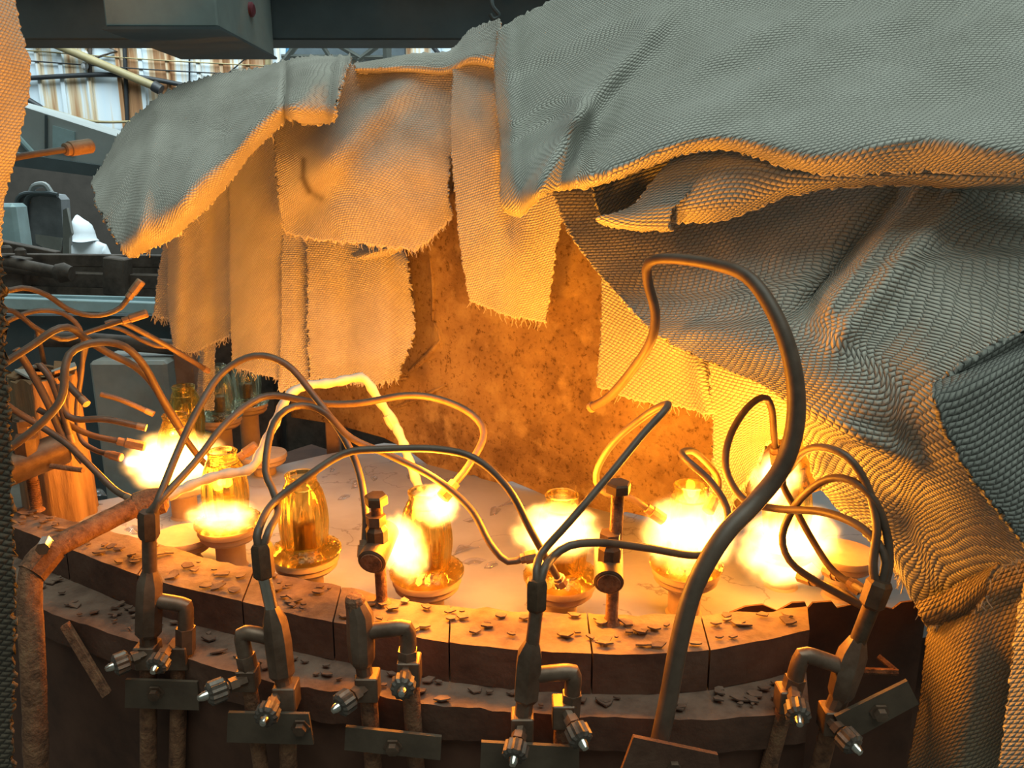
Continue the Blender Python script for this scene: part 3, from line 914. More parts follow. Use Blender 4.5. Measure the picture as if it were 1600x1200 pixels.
cloth('centre_strip', [
    [(708, 100, 1.72), (745, 98, 1.70), (776, 104, 1.68)],
    [(704, 190, 1.67), (745, 190, 1.63), (790, 195, 1.62)],
    [(711, 300, 1.64), (785, 300, 1.57), (875, 300, 1.52)],
    [(720, 390, 1.63), (790, 395, 1.57), (868, 395, 1.53)],
    [(734, 468, 1.64), (790, 490, 1.585), (853, 503, 1.555)],
  ], 'canvas_fine', 'long canvas strip hanging alone over the crusted sheet', 80, 150, creases=((790, 200, 800, 340, -.02, 16), (770, 150, 780, 230, .015, 14)), wrinkle=.004, fringe=40, seed=13)
cloth('middle_drape', [
    [(428, 165, 1.87), (480, 145, 1.87), (520, 115, 1.875), (560, 100, 1.87), (640, 98, 1.82), (716, 96, 1.76)],
    [(429, 250, 1.80), (520, 240, 1.75), (600, 232, 1.74), (706, 220, 1.71)],
    [(436, 320, 1.80), (520, 315, 1.76), (600, 312, 1.74), (700, 300, 1.70)],
    [(444, 362, 1.81), (500, 374, 1.78), (570, 380, 1.76), (650, 388, 1.74), (684, 360, 1.72), (708, 335, 1.71)],
  ], 'canvas_fine', 'pinkish grey canvas drape with a dark curved stain', 130, 130, stain=((474, 250, 474, 278, 5, .75), (474, 278, 484, 298, 6, .8), (484, 298, 502, 310, 6, .5), (560, 240, 600, 200, 26, .28), (640, 210, 690, 240, 20, .25)), creases=((610, 150, 520, 250, .02, 28), (560, 230, 480, 330, -.012, 30)), wrinkle=.006, fringe=120, fr_len=.014, seed=14, rag=.004)
cloth('rolled_top_edge', [
    [(553, 106, 1.90), (640, 86, 1.88), (700, 80, 1.83), (735, 48, 1.78), (782, 30, 1.70)],
    [(554, 100, 1.84), (640, 88, 1.82), (705, 84, 1.77), (740, 70, 1.72), (784, 64, 1.65)],
    [(556, 108, 1.80), (640, 106, 1.78), (700, 108, 1.73), (735, 92, 1.68), (784, 92, 1.62)],
    [(560, 113, 1.84), (640, 113, 1.82), (700, 116, 1.77), (735, 101, 1.72), (784, 108, 1.66)],
  ], 'canvas_fine', 'orange edged roll of canvas along the top of the pinkish drape', 90, 40, wrinkle=.004, seed=15)
cloth('left_flap', [
    [(143, 282, 1.96), (205, 190, 2.0), (300, 128, 2.0), (420, 102, 1.95), (470, 92, 1.92), (548, 88, 1.90)],
    [(147, 300, 1.87), (225, 235, 1.86), (320, 182, 1.84), (430, 125, 1.80), (480, 104, 1.78), (546, 100, 1.80)],
    [(158, 335, 1.77), (250, 275, 1.74), (345, 215, 1.73), (432, 152, 1.71), (478, 132, 1.69), (536, 122, 1.74)],
    [(180, 372, 1.70), (262, 320, 1.655), (348, 245, 1.65), (430, 172, 1.66), (470, 165, 1.64), (527, 165, 1.69)],
    [(195, 395, 1.69), (268, 348, 1.655), (356, 268, 1.655), (434, 183, 1.67), (470, 183, 1.655), (522, 186, 1.70)],
    [(206, 403, 1.73), (276, 366, 1.70), (362, 280, 1.70), (440, 187, 1.71), (474, 190, 1.70), (518, 190, 1.74)],
  ], 'canvas_fine', 'broad grey canvas flap with an orange underside jutting out from the hood', 170, 110, creases=((250, 180, 215, 370, .02, 16), (205, 260, 165, 330, .018, 14), (330, 140, 290, 320, .012, 22), (448, 110, 444, 180, -.03, 5), (536, 95, 522, 185, .02, 8)), wrinkle=.007, seed=16, rag=.005, fringe=10)
cloth('narrow_strip', [
    [(262, 350, 2.0), (280, 345, 2.0)],
    [(247, 430, 2.0), (270, 430, 1.99)],
    [(241, 492, 2.0), (264, 498, 1.99)],
  ], 'canvas_fine', 'narrow canvas strip at the open end of the hood', 16, 60, wrinkle=.004, fringe=30, seed=17)
cloth('outer_strip', [
    [(264, 330, 1.97), (320, 290, 1.96), (364, 250, 1.96)],
    [(264, 400, 1.96), (310, 390, 1.95), (362, 380, 1.95)],
    [(262, 470, 1.96), (310, 470, 1.945), (362, 465, 1.945)],
    [(270, 540, 1.97), (300, 549, 1.955), (332, 535, 1.95), (360, 524, 1.95)],
  ], 'canvas_fine', 'wide pinkish canvas strip above the frame post and greenish jar', 60, 110, creases=((285, 340, 275, 540, .012, 12), (335, 330, 335, 520, -.012, 14)), wrinkle=.005, fringe=60, seed=18)
cloth('post_rag', [
    [(318, 520, 1.985), (334, 512, 1.985)],
    [(312, 570, 1.975), (336, 570, 1.97)],
    [(306, 640, 1.975), (334, 640, 1.97)],
  ], 'canvas_fine', 'narrow twisted rag hanging beside the frame post', 16, 40, creases=((322, 520, 318, 640, .012, 5),), wrinkle=.004, seed=19)
cloth('long_strip', [
    [(358, 235, 1.96), (400, 190, 1.95), (450, 150, 1.94)],
    [(359, 360, 1.93), (400, 360, 1.905), (446, 360, 1.91)],
    [(360, 470, 1.92), (400, 470, 1.89), (446, 470, 1.90)],
    [(363, 572, 1.92), (400, 582, 1.895), (444, 592, 1.90)],
  ], 'canvas_fine', 'long smooth canvas strip hanging straight beside the pinkish strip', 50, 140, wrinkle=.004, fringe=40, seed=20)
cloth('slim_strip', [
    [(444, 330, 1.93), (484, 330, 1.93)],
    [(440, 420, 1.885), (462, 420, 1.88), (482, 420, 1.90)],
    [(440, 520, 1.88), (462, 520, 1.875), (482, 520, 1.895)],
    [(436, 598, 1.88), (440, 612, 1.878), (458, 600, 1.878), (483, 598, 1.895)],
  ], 'canvas_fine', 'slim orange lit strip between the long strip and the ragged square', 26, 100, wrinkle=.003, fringe=30, seed=21)
cloth('ragged_square', [
    [(480, 340, 1.90), (560, 352, 1.88), (632, 396, 1.86)],
    [(481, 400, 1.875), (560, 405, 1.84), (638, 420, 1.83)],
    [(481, 500, 1.87), (560, 500, 1.83), (647, 515, 1.82)],
    [(482, 560, 1.87), (560, 560, 1.83), (632, 560, 1.82)],
    [(484, 592, 1.875), (530, 594, 1.855), (580, 598, 1.835), (622, 590, 1.83)],
  ], 'canvas_fine', 'ragged square of orange lit canvas with a frayed side edge', 90, 110, creases=((540, 400, 545, 590, -.015, 18), (600, 400, 605, 580, .012, 20)), wrinkle=.004, fringe=70, fr_len=.012, seed=22, rag=.006)
cloth('loose_tatter', [
    [(548, 398, 1.835), (575, 386, 1.83), (625, 376, 1.82)],
    [(556, 404, 1.815), (585, 396, 1.80), (628, 384, 1.80)],
    [(562, 404, 1.83), (590, 402, 1.82), (628, 390, 1.82)],
  ], 'canvas_fine', 'small torn tatter sticking out below the pinkish drape', 30, 14, wrinkle=.002, fringe=14, fr_len=.01, seed=23)
cloth('left_curtain', [
    [(-110, -60, 1.22), (-30, -60, 1.26), (22, -40, 1.32)],
    [(-110, 60, 1.20), (-30, 60, 1.24), (31, 50, 1.31)],
    [(-110, 110, 1.20), (-30, 115, 1.24), (46, 112, 1.32)],
    [(-110, 200, 1.20), (-40, 200, 1.24), (33, 200, 1.31)],
    [(-110, 290, 1.20), (-50, 300, 1.24), (6, 300, 1.31)],
    [(-110, 420, 1.20), (-60, 420, 1.24), (-4, 420, 1.31)],
  ], 'canvas_fine', 'orange lit canvas curtain beside the overhead beam end', 60, 120, wrinkle=.006, seed=24, rag=.003)
cloth('near_curtain', [
    [(-160, 380, .70), (-60, 380, .71), (2, 400, .73)],
    [(-160, 520, .70), (-60, 520, .71), (8, 520, .73)],
    [(-160, 700, .70), (-60, 700, .71), (16, 700, .73)],
    [(-160, 900, .70), (-60, 900, .71), (22, 900, .73)],
    [(-160, 1260, .70), (-60, 1260, .71), (20, 1260, .73)],
  ], 'canvas_brown', 'dark ragged canvas edge hanging beside the charred stump', 60, 160, wrinkle=.004, seed=25, rag=.004)

# ================================================================== BURNERS
def scaled(r_px, p): return r_px / ppm(p)
def valve(parent, a, b, rk=0.0155):
    """needle valve from pipe at a towards tip b"""
    a, b = Vector(a), Vector(b)
    v = build('valve', turned(a, a.lerp(b, 0.5), [(0, .007), (.35, .007), (.36, .0095), (.7, .0095), (.72, .006), (1, .006)], 6), 'steel', parent, sharp=20)
    build('knob', turned(a.lerp(b, 0.42), a.lerp(b, 0.80), [(0, rk * .8), (.12, rk), (.85, rk), (1, rk * .72)], 24, 1, 0.13), 'knob', v, sharp=20)
    build('spindle_tip', turned(a.lerp(b, 0.78), b, [(0, .0066), (.55, .006), (.9, .004), (1, .0015)], 12), 'chrome', v)
def burner(y, st, elbow, valves, plate, pipes, label, bolt=None, collar_end=None):
    """st: stations along the mixing tube as (part, [(px,py,rpx)...], sides)"""
    first = st[0][1][0]
    base = AY(first[0], 1100, y)
    t = empty('gas_burner', (base.x, base.y, 0.6), label, 'burner', 'gas burners along the bench front')
    for part, pts, sides, mat in st:
        P = [AY(px, py, y) for px, py, r in pts]
        build(part, sweep(P, [scaled(r, p) for (px, py, r), p in zip(pts, P)], sides), mat, t, sharp=28)
    E = [AY(e[0], e[1], y) for e in elbow[0]]
    build('elbow_pipe', sweep(catmull(E, 18) if len(E) > 3 else E, scaled(elbow[1], E[0]), 12), 'steel', t)
    # elbow collar
    e1, e2 = E[-2], E[-1]
    build('union_nut', turned(e1.lerp(e2, .55), e2 + (e2 - e1) * .25, [(0, scaled(elbow[1] * 1.25, e2)), (1, scaled(elbow[1] * 1.25, e2))], 6), 'steel', t, sharp=20)
    for (ax, ay, ady, bx, by, bdy) in valves:
        valve(t, AY(ax, ay, y + ady), AY(bx, by, y + bdy))
    for (ax, ay, bx, by, r) in pipes:
        A, B = AY(ax, ay, y), AY(bx, by, y)
        build('feed_pipe', sweep([A, B], scaled(r, A), 12), 'rust_pipe', t)
        build('valve_block', boxg(A, (scaled(r * 1.25, A), 0, 0), (0, scaled(r * 1.25, A), 0), (0, 0, scaled(r * 1.5, A)), .0015), 'steel', t, sharp=None)
    c = [AY(x, yy, y - .020) for x, yy in plate]
    pl = build('mounting_plate', prism(c, (0, 0.005, 0)), 'plate', t, sharp=None)
    for (bx, by) in (bolt or []):
        p = AY(bx, by, y - .020)
        build('bolt', turned(p + Vector((0, .001, 0)), p + Vector((0, -.009, -.002)), [(0, .0125), (.3, .0125), (.31, .0085), (1, .0085)], 6), 'steel', pl, sharp=20)
    t['depth'] = y
    return t
S = 'steel'
B1 = burner(1.03, [('collar', [(232, 799, 14), (232, 803, 16), (233, 836, 16), (233, 842, 13)], 6, 'brass_dark'), ('stem', [(233, 838, 11), (234, 893, 11)], 14, S),
    ('mixer_body', [(234, 890, 11), (234, 912, 20), (233, 940, 21), (232, 985, 21), (232, 992, 16)], 8, S), ('lower_pipe', [(232, 990, 13), (233, 1012, 13)], 12, S)],
   ([(245, 938, 1.05), (262, 941, 1.05), (284, 945, 1.05), (290, 950, 1.05), (290, 1004, 1.05)], 12), [(228, 1020, -.01, 164, 1046, -.045), (262, 1012, -.015, 238, 1052, -.06)],
   [(196, 1062), (308, 1066), (311, 1110), (195, 1106)], [(232, 1022, 232, 1230, 13), (281, 1022, 276, 1230, 13)], 'gas burner with hex collar beside the rusty pipe elbow', bolt=[(243, 1082)])
B2 = burner(0.93, [('collar', [(408, 849, 14), (409, 854, 17), (413, 898, 17), (414, 902, 13)], 6, 'brass_dark'), ('stem', [(413, 898, 10.5), (425, 952, 10.5)], 14, 'chrome'),
    ('mixer_body', [(424, 948, 11), (430, 972, 20), (434, 1000, 22), (440, 1050, 21), (441, 1057, 16)], 8, S), ('lower_pipe', [(441, 1055, 13), (445, 1075, 13)], 12, S)],
   ([(420, 996, .985), (405, 992, .985), (385, 989, .985), (378, 996, .985), (388, 1045, .985)], 12), [(385, 1062, -.01, 308, 1092, -.05), (430, 1090, -.015, 410, 1132, -.07)],
   [(356, 1114), (482, 1116), (490, 1164), (354, 1160)], [(388, 1058, 412, 1230, 12), (448, 1085, 452, 1230, 14)], 'gas burner with bright steel stem and square mounting plate', bolt=[(470, 1135)])
B3 = burner(0.915, [('cap', [(554, 931, 12), (554, 936, 16), (556, 950, 16)], 9, 'rust_pipe'), ('mixer_body', [(556, 944, 16), (562, 960, 21), (564, 1000, 22), (566, 1030, 20), (567, 1038, 15)], 10, S), ('lower_pipe', [(567, 1036, 13), (572, 1064, 13)], 12, S)],
   ([(580, 986, .945), (600, 984, .945), (628, 981, .945), (637, 988, .945), (637, 1036, .945)], 13), [(570, 1075, -.01, 518, 1112, -.05), (634, 1050, -.015, 627, 1086, -.07)],
   [(540, 1136), (690, 1152), (688, 1188), (538, 1172)], [(575, 1070, 585, 1230, 14), (640, 1046, 652, 1230, 14)], 'capped gas burner without hoses next to the short clamp post', bolt=[(614, 1166)])
B4 = burner(0.87, [('collar', [(839, 904, 15), (839, 909, 18), (838, 948, 17), (838, 953, 13)], 6, 'brass_dark'), ('stem', [(838, 950, 11), (832, 1004, 11)], 14, S),
    ('mixer_body', [(832, 1002, 12), (828, 1022, 21), (826, 1040, 22), (822, 1088, 21), (822, 1096, 15)], 6, S), ('lower_pipe', [(821, 1092, 14), (816, 1126, 14)], 12, S)],
   ([(840, 1054, .90), (862, 1052, .90), (888, 1050, .90), (896, 1056, .90), (892, 1104, .90)], 13), [(814, 1136, -.01, 800, 1198, -.06), (886, 1112, -.01, 916, 1172, -.06)],
   [(752, 1160), (905, 1168), (905, 1212), (750, 1204)], [(816, 1132, 812, 1240, 14), (880, 1112, 876, 1240, 14)], 'gas burner with hex mixer body feeding two looped hoses')
B5 = burner(0.90, [('collar', [(1376, 906, 16), (1374, 912, 20), (1362, 944, 19), (1360, 949, 14)], 6, 'brass_dark'), ('stem', [(1363, 944, 13), (1340, 1002, 12.5)], 14, 'brass_dark'),
    ('mixer_body', [(1341, 998, 13), (1333, 1020, 22), (1326, 1040, 23), (1314, 1082, 20), (1312, 1090, 16)], 6, 'steel'), ('lower_pipe', [(1313, 1086, 15), (1300, 1116, 15)], 12, S)],
   ([(1322, 1044, .95), (1300, 1036, .95), (1262, 1024, .95), (1251, 1030, .95), (1236, 1082, .95)], 13), [(1240, 1078, -.01, 1250, 1134, -.07), (1296, 1125, -.01, 1346, 1178, -.06)],
   [(1305, 1120), (1418, 1064), (1436, 1100), (1326, 1160)], [(1230, 1090, 1190, 1240, 13), (1300, 1122, 1270, 1240, 14)], 'tilted gas burner at the bench corner beside the tan canvas', bolt=[(1374, 1112)])
# lone plate at the bench foot
c = [AY(x, y, .835) for x, y in ((990, 1152), (1122, 1180), (1130, 1225), (968, 1212))]
lp = empty('bolted_plate', (AY(1050, 1200, .84).x, .84, .6), 'bolted iron plate at the foot of the thick hose', 'plate')
build('plate_body', prism(c, (0, 0.006, 0)), 'rust_block', lp, sharp=None)
p = AY(1052, 1192, .84)
build('bolt', turned(p + Vector((0, .001, 0)), p + Vector((0, -.009, -.002)), [(0, .0125), (.3, .0125), (.31, .0085), (1, .0085)], 6), 'steel', lp, sharp=20)
# angle brace at the bench corner
br = build('angle_brace', join(sweep([AY(1345, 1048, 1.03), AY(1402, 1050, 1.03)], .005, 6), sweep([AY(1402, 1050, 1.03), AY(1372, 1025, 1.05)], .004, 6)), 'rust_pipe')
tag(br, 'small rusty angle brace on the brown skirt plate', 'brace')
# old flat bar leaning on the apron
fb = build('flat_bar', boxg(AY(134, 1030, 1.10), AY(134, 1030, 1.10) - AY(101, 975, 1.12), (.006, .001, .004), (0, .004, 0), .001), 'rust_pipe')
tag(fb, 'flat rusty bar leaning against the dark apron', 'bar')

# ---- hoses as parts of their burners
def hose(parent, pts, rpx, mat='hose', tip=None, name='hose'):
    d0 = parent['depth']
    pts = [(pts[0][0], pts[0][1], d0), (pts[1][0], pts[1][1], d0 + .006)] + list(pts[2:])
    P = hosepath(pts)
    r = rpx / ppm(P[len(P) // 2])
    h = build(name, sweep(P, r, 10), mat, parent, sharp=60)
    if tip:
        a = P[-1]; d = (P[-1] - P[-3]).normalized()
        L = tip
        build('nozzle', turned(a - d * 0.006, a + d * L, [(0, r * 1.0), (.02, r * 1.5), (.28, r * 1.5), (.30, r * 1.9), (.95, r * 1.9), (1, r * 1.4)], 8), 'nozzle', h, sharp=25)
    return h
# burner 1
hose(B1, [(238, 803, 1.05), (248, 780, 1.06), (278, 705, 1.10), (312, 635, 1.15), (348, 582, 1.2), (398, 556, 1.22), (448, 570, 1.22), (492, 620, 1.2), (535, 680, 1.16), (560, 735, 1.12), (571, 800, 1.08), (570, 850, 1.06)], 5.5, tip=.02)
hose(B1, [(232, 803, 1.05), (250, 782, 1.06), (305, 722, 1.10), (350, 665, 1.15), (395, 628, 1.2), (432, 618, 1.22), (500, 630, 1.22), (560, 630, 1.22), (635, 618, 1.22), (690, 625, 1.22), (738, 648, 1.2), (756, 680, 1.18), (732, 728, 1.14), (708, 758, 1.12)], 5.5, tip=.026)
# burner 2
hose(B2, [(404, 853, .985), (403, 830, .99), (425, 788, 1.0), (480, 745, 1.03), (540, 708, 1.06), (600, 702, 1.07), (685, 702, 1.07), (745, 718, 1.06), (795, 765, 1.05), (830, 830, 1.04), (858, 880, 1.05), (873, 905, 1.06)], 6, tip=.012)
hose(B2, [(413, 853, .985), (420, 830, .99), (434, 800, 1.0), (428, 770, 1.02), (415, 735, 1.04), (424, 672, 1.08), (446, 641, 1.10), (480, 634, 1.12), (512, 648, 1.12), (548, 684, 1.12), (610, 712, 1.12), (680, 748, 1.10), (735, 795, 1.08), (765, 848, 1.06), (792, 877, 1.05), (820, 872, 1.05)], 5.5, tip=.018)
# burner 4
hose(B4, [(838, 908, .90), (838, 888, .905), (848, 862, .91), (890, 815, .93), (950, 745, .97), (1005, 678, 1.01), (1040, 640, 1.03), (1040, 632, 1.06), (1010, 648, 1.10), (960, 690, 1.13), (932, 738, 1.14), (942, 768, 1.14), (985, 778, 1.14), (1015, 797, 1.14)], 6, tip=.028)
hose(B4, [(845, 908, .90), (850, 890, .905), (866, 868, .91), (892, 852, .92), (940, 848, .94), (1010, 856, .97), (1085, 868, 1.0), (1118, 858, 1.02), (1134, 835, 1.04), (1136, 795, 1.06), (1110, 752, 1.08), (1072, 718, 1.10), (1066, 707, 1.13), (1085, 706, 1.16), (1115, 735, 1.18), (1124, 758, 1.17), (1114, 782, 1.15)], 6, tip=.022)
# burner 5
hose(B5, [(1368, 910, .95), (1364, 880, .91), (1370, 820, .925), (1355, 760, .945), (1325, 715, .96), (1285, 699, .99), (1256, 706, 1.03), (1236, 730, 1.08), (1222, 752, 1.10), (1240, 790, 1.10), (1270, 845, 1.09), (1300, 890, 1.07), (1330, 912, 1.05)], 6, tip=.016)
hose(B5, [(1384, 910, .95), (1390, 880, .955), (1386, 835, .92), (1368, 785, .935), (1335, 753, .955), (1295, 748, .985), (1258, 772, 1.015), (1234, 805, 1.05), (1222, 842, 1.05), (1235, 878, 1.04), (1270, 905, 1.03), (1310, 928, 1.02), (1345, 946, 1.01)], 6)
hose(B5, [(1378, 910, .95), (1384, 875, .955), (1366, 842, .925), (1330, 815, .955), (1280, 799, 1.0), (1215, 795, 1.05), (1165, 782, 1.08), (1138, 745, 1.10), (1134, 710, 1.12), (1145, 672, 1.14), (1170, 635, 1.16), (1195, 621, 1.18), (1206, 640, 1.19), (1209, 675, 1.20), (1212, 702, 1.21)], 6, tip=.03)
# short feed nozzles low at the corner flame
for (pts, lab) in (([(1345, 946, 1.02), (1310, 922, 1.06), (1262, 905, 1.11)], 'short torch tube aimed under the corner flame'), ([(1350, 925, 1.02), (1330, 912, 1.05), (1300, 896, 1.10)], 'short torch tube aimed at the foot of the corner flame')):
    P = hosepath(pts, 14)
    t = empty('torch_tube', P[0], lab, 'torch tube')
    build('tube', sweep(P, .0052, 10), 'hose', t, sharp=60)
    d = (P[-1] - P[-2]).normalized()
    build('nozzle', turned(P[-1] - d * .02, P[-1] + d * .016, [(0, .007), (.3, .007), (.32, .009), (1, .009)], 8), 'nozzle', t, sharp=25)
# thick hose rising from the bench foot
P = hosepath([(1028, 1170, .86), (1045, 1090, .865), (1062, 1000, .87), (1086, 915, .88), (1130, 838, .90), (1180, 785, .93), (1222, 730, .94), (1243, 660, .945), (1240, 580, .955), (1215, 500, .98), (1172, 436, 1.02), (1120, 414, 1.06), (1050, 404, 1.10), (1014, 410, 1.12), (1012, 440, 1.13), (1024, 490, 1.13), (1016, 535, 1.14), (985, 582, 1.18), (952, 620, 1.22), (925, 636, 1.25)])
n = len(P)
rad = []
for i in range(n):
    f = i / (n - 1)
    rad.append(.0115 if f < .42 else .0115 - (.0045 * min(1, (f - .42) / .3)))
th = empty('thick_hose', (P[0].x, P[0].y, P[0].z), 'thick brown hose arching up over the flames from the bench foot', 'hose')
build('hose_body', sweep(P, rad, 14), 'hose', th, sharp=60)
build('end_ring', turned(P[-1] - (P[-1] - P[-3]).normalized() * .004, P[-1] + (P[-1] - P[-3]).normalized() * .004, [(0, .0085), (1, .0085)], 12), 'nozzle', th)
# white taped, kinked hose from the rusty pipe
P = hosepath([(262, 776, 1.22), (300, 757, 1.24), (345, 742, 1.26), (390, 733, 1.28), (408, 705, 1.30), (430, 660, 1.32), (450, 620, 1.34), (478, 603, 1.36), (520, 598, 1.38), (558, 590, 1.40), (572, 594, 1.40), (592, 625, 1.40), (614, 658, 1.40), (630, 692, 1.38), (642, 728, 1.36), (655, 762, 1.34)], 70)
wt = empty('taped_hose', P[0], 'white taped hose with kinks running from the rusty pipe end', 'hose')
rr = [.0082 + .0012 * math.sin(i * 1.9) * (1 if i % 5 else 1.6) for i in range(70)]
build('hose_body', sweep(P, rr, 10), 'hose_white', wt, sharp=60)
build('tape_joint', turned(AY(606, 648, 1.40), AY(618, 668, 1.40), [(0, .0095), (.5, .0115), (1, .0095)], 10), 'hose_white', wt)
# rusty pipe with elbow at the left
P = catmull([tuple(AY(58, 1230, .98)), tuple(AY(52, 1050, 1.0)), tuple(AY(46, 930, 1.03)), tuple(AY(56, 878, 1.05)), tuple(AY(90, 853, 1.08)), tuple(AY(150, 822, 1.14)), tuple(AY(222, 786, 1.21))], 60)
rp = empty('rusty_pipe', P[0], 'thick rusty pipe bending up to the bundle of hoses', 'pipe')
build('pipe_body', sweep(P, [.0165 + .0012 * noise.noise(p * 60) for p in P], 14), 'rust_pipe', rp, sharp=60)
build('pipe_coupling', turned(P[36], P[41], [(0, .0205), (1, .0205)], 8), 'rust_pipe', rp, sharp=25)
build('manifold', turned(AY(205, 792, 1.2), AY(262, 780, 1.22), [(0, .014), (.1, .021), (.5, .024), (.9, .021), (1, .013)], 12), 'rust_pipe', rp)
build('bolt', turned(AY(72, 846, 1.05), AY(66, 858, 1.02), [(0, .009), (1, .009)], 6), 'chrome', rp, sharp=20)

# ---- clamp posts on the rim
def clamp_post(base, top_px, y, barrel, rod_r, label, handle=None, facing=True, threaded=False):
    t = empty('clamp_post', base, label, 'clamp post', 'clamp posts on the rim')
    topp = AY(top_px[0], top_px[1], y)
    b = Vector(base)
    build('rod', turned(b, topp, [(0, rod_r * 1.6), (.04, rod_r), (1, rod_r)], 14), 'rust_pipe', t)
    if threaded:
        g = [turned(b.lerp(topp, .06 + .022 * k), b.lerp(topp, .06 + .022 * k + .009), [(0, rod_r * 1.02), (.5, rod_r * 1.22), (1, rod_r * 1.02)], 12) for k in range(14)]
        o = build('thread', join(*g), 'rust_pipe', t)
    d = (topp - b).normalized()
    build('bolt_head', turned(topp - d * .002, topp + d * .012, [(0, rod_r * 1.95), (.8, rod_r * 1.95), (1, rod_r * 1.7)], 6), 'brass_dark', t, sharp=20)
    bc = AY(barrel[0], barrel[1], y)
    br_ = scaled(barrel[2], bc)
    ax = Vector((barrel[3], -1, -.25)).normalized()
    cl = build('clamp_barrel', turned(bc + ax * br_ * 1.5, bc - ax * br_ * 2.2, [(0, br_ * .86), (.03, br_), (.97, br_), (1, br_ * .9)], 24), 'brass_dark', t)
    build('clamp_face', turned(bc + ax * br_ * 1.5, bc + ax * (br_ * 1.5 + .0015), [(0, br_ * .8), (1, br_ * .76)], 24), 'rust_pipe', cl)
    build('clamp_neck', turned(bc, bc + d * br_ * 2.0, [(0, br_ * .8), (.8, br_ * .8), (1, br_ * .5)], 8), 'brass_dark', t, sharp=25)
    build('lock_nut', turned(bc + d * br_ * 2.0, bc + d * br_ * 2.7, [(0, rod_r * 1.7), (1, rod_r * 1.7)], 6), 'steel', t, sharp=20)
    if handle:
        a, e = AY(*handle[0]), AY(*handle[1])
        build('handle', sweep([a, e], .0048, 10), 'rust_pipe', t)
    return t
p = AZ(597, 942, ZR); clamp_post(p, (588, 785), p.y - .01, (590, 858, 22, -.15), .0085, 'short clamp post with a round knob between two amber jars')
p = AZ(955, 972, ZR); clamp_post(p, (966, 766), p.y - .01, (951, 888, 23, -.1), .0088, 'tall clamp post with a ring faced barrel beside the white flame')
p = AZ(58, 797, ZR); clamp_post(p, (38, 662), p.y - .01, (42, 722, 26, -.9), .009, 'clamp post with threaded rod in front of the charred stump', handle=((80, 728, p.y - .01), (130, 735, p.y - .03)), threaded=True)

# ---- hose bundle at the left
stp = AZ(98, 802, ZS)
sy = stp.y
rs = scaled(50, stp)
V, F = [], []
nn = 40; levels = 14
ztop = AY(98, 585, sy).z
for i in range(levels):
    z = ZS + (ztop - ZS) * i / (levels - 1)
    for k in range(nn):
        an = 2 * math.pi * k / nn
        r = rs * (1 + .06 * math.sin(9 * an + 1) + .05 * noise.noise(Vector((math.cos(an) * 2, math.sin(an) * 2, z * 5)))) * (1 - .12 * i / levels)
        zz = z + (0 if i < levels - 1 else .012 * noise.noise(Vector((math.cos(an) * 4, math.sin(an) * 4, 3))))
        V.append(Vector((stp.x + r * math.cos(an), sy + r * math.sin(an), zz)))
for i in range(levels - 1):
    for k in range(nn):
        k2 = (k + 1) % nn
        F.append((i * nn + k, i * nn + k2, (i + 1) * nn + k2, (i + 1) * nn + k))
F.append(tuple(range(nn - 1, -1, -1))); F.append(tuple((levels - 1) * nn + k for k in range(nn)))
stump = empty('wooden_stump', (stp.x, sy, ZS), 'charred wooden stump carrying the bundle of orange hoses', 'stump')
build('trunk', (V, F), 'wood', stump, sharp=60)
for k in range(9):
    an = k * .7 + .3
    q = Vector((stp.x + rs * .6 * math.cos(an), sy + rs * .5 * math.sin(an), ztop))
    build('bark_scrap', boxg(q + Vector((0, 0, .008)), (.022 * math.cos(an * 2), .022 * math.sin(an * 2), .006), (-.012 * math.sin(an * 2), .012 * math.cos(an * 2), .002), (0, 0, .003), .001), 'wood' if k % 3 else 'cardboard', stump, sharp=None)
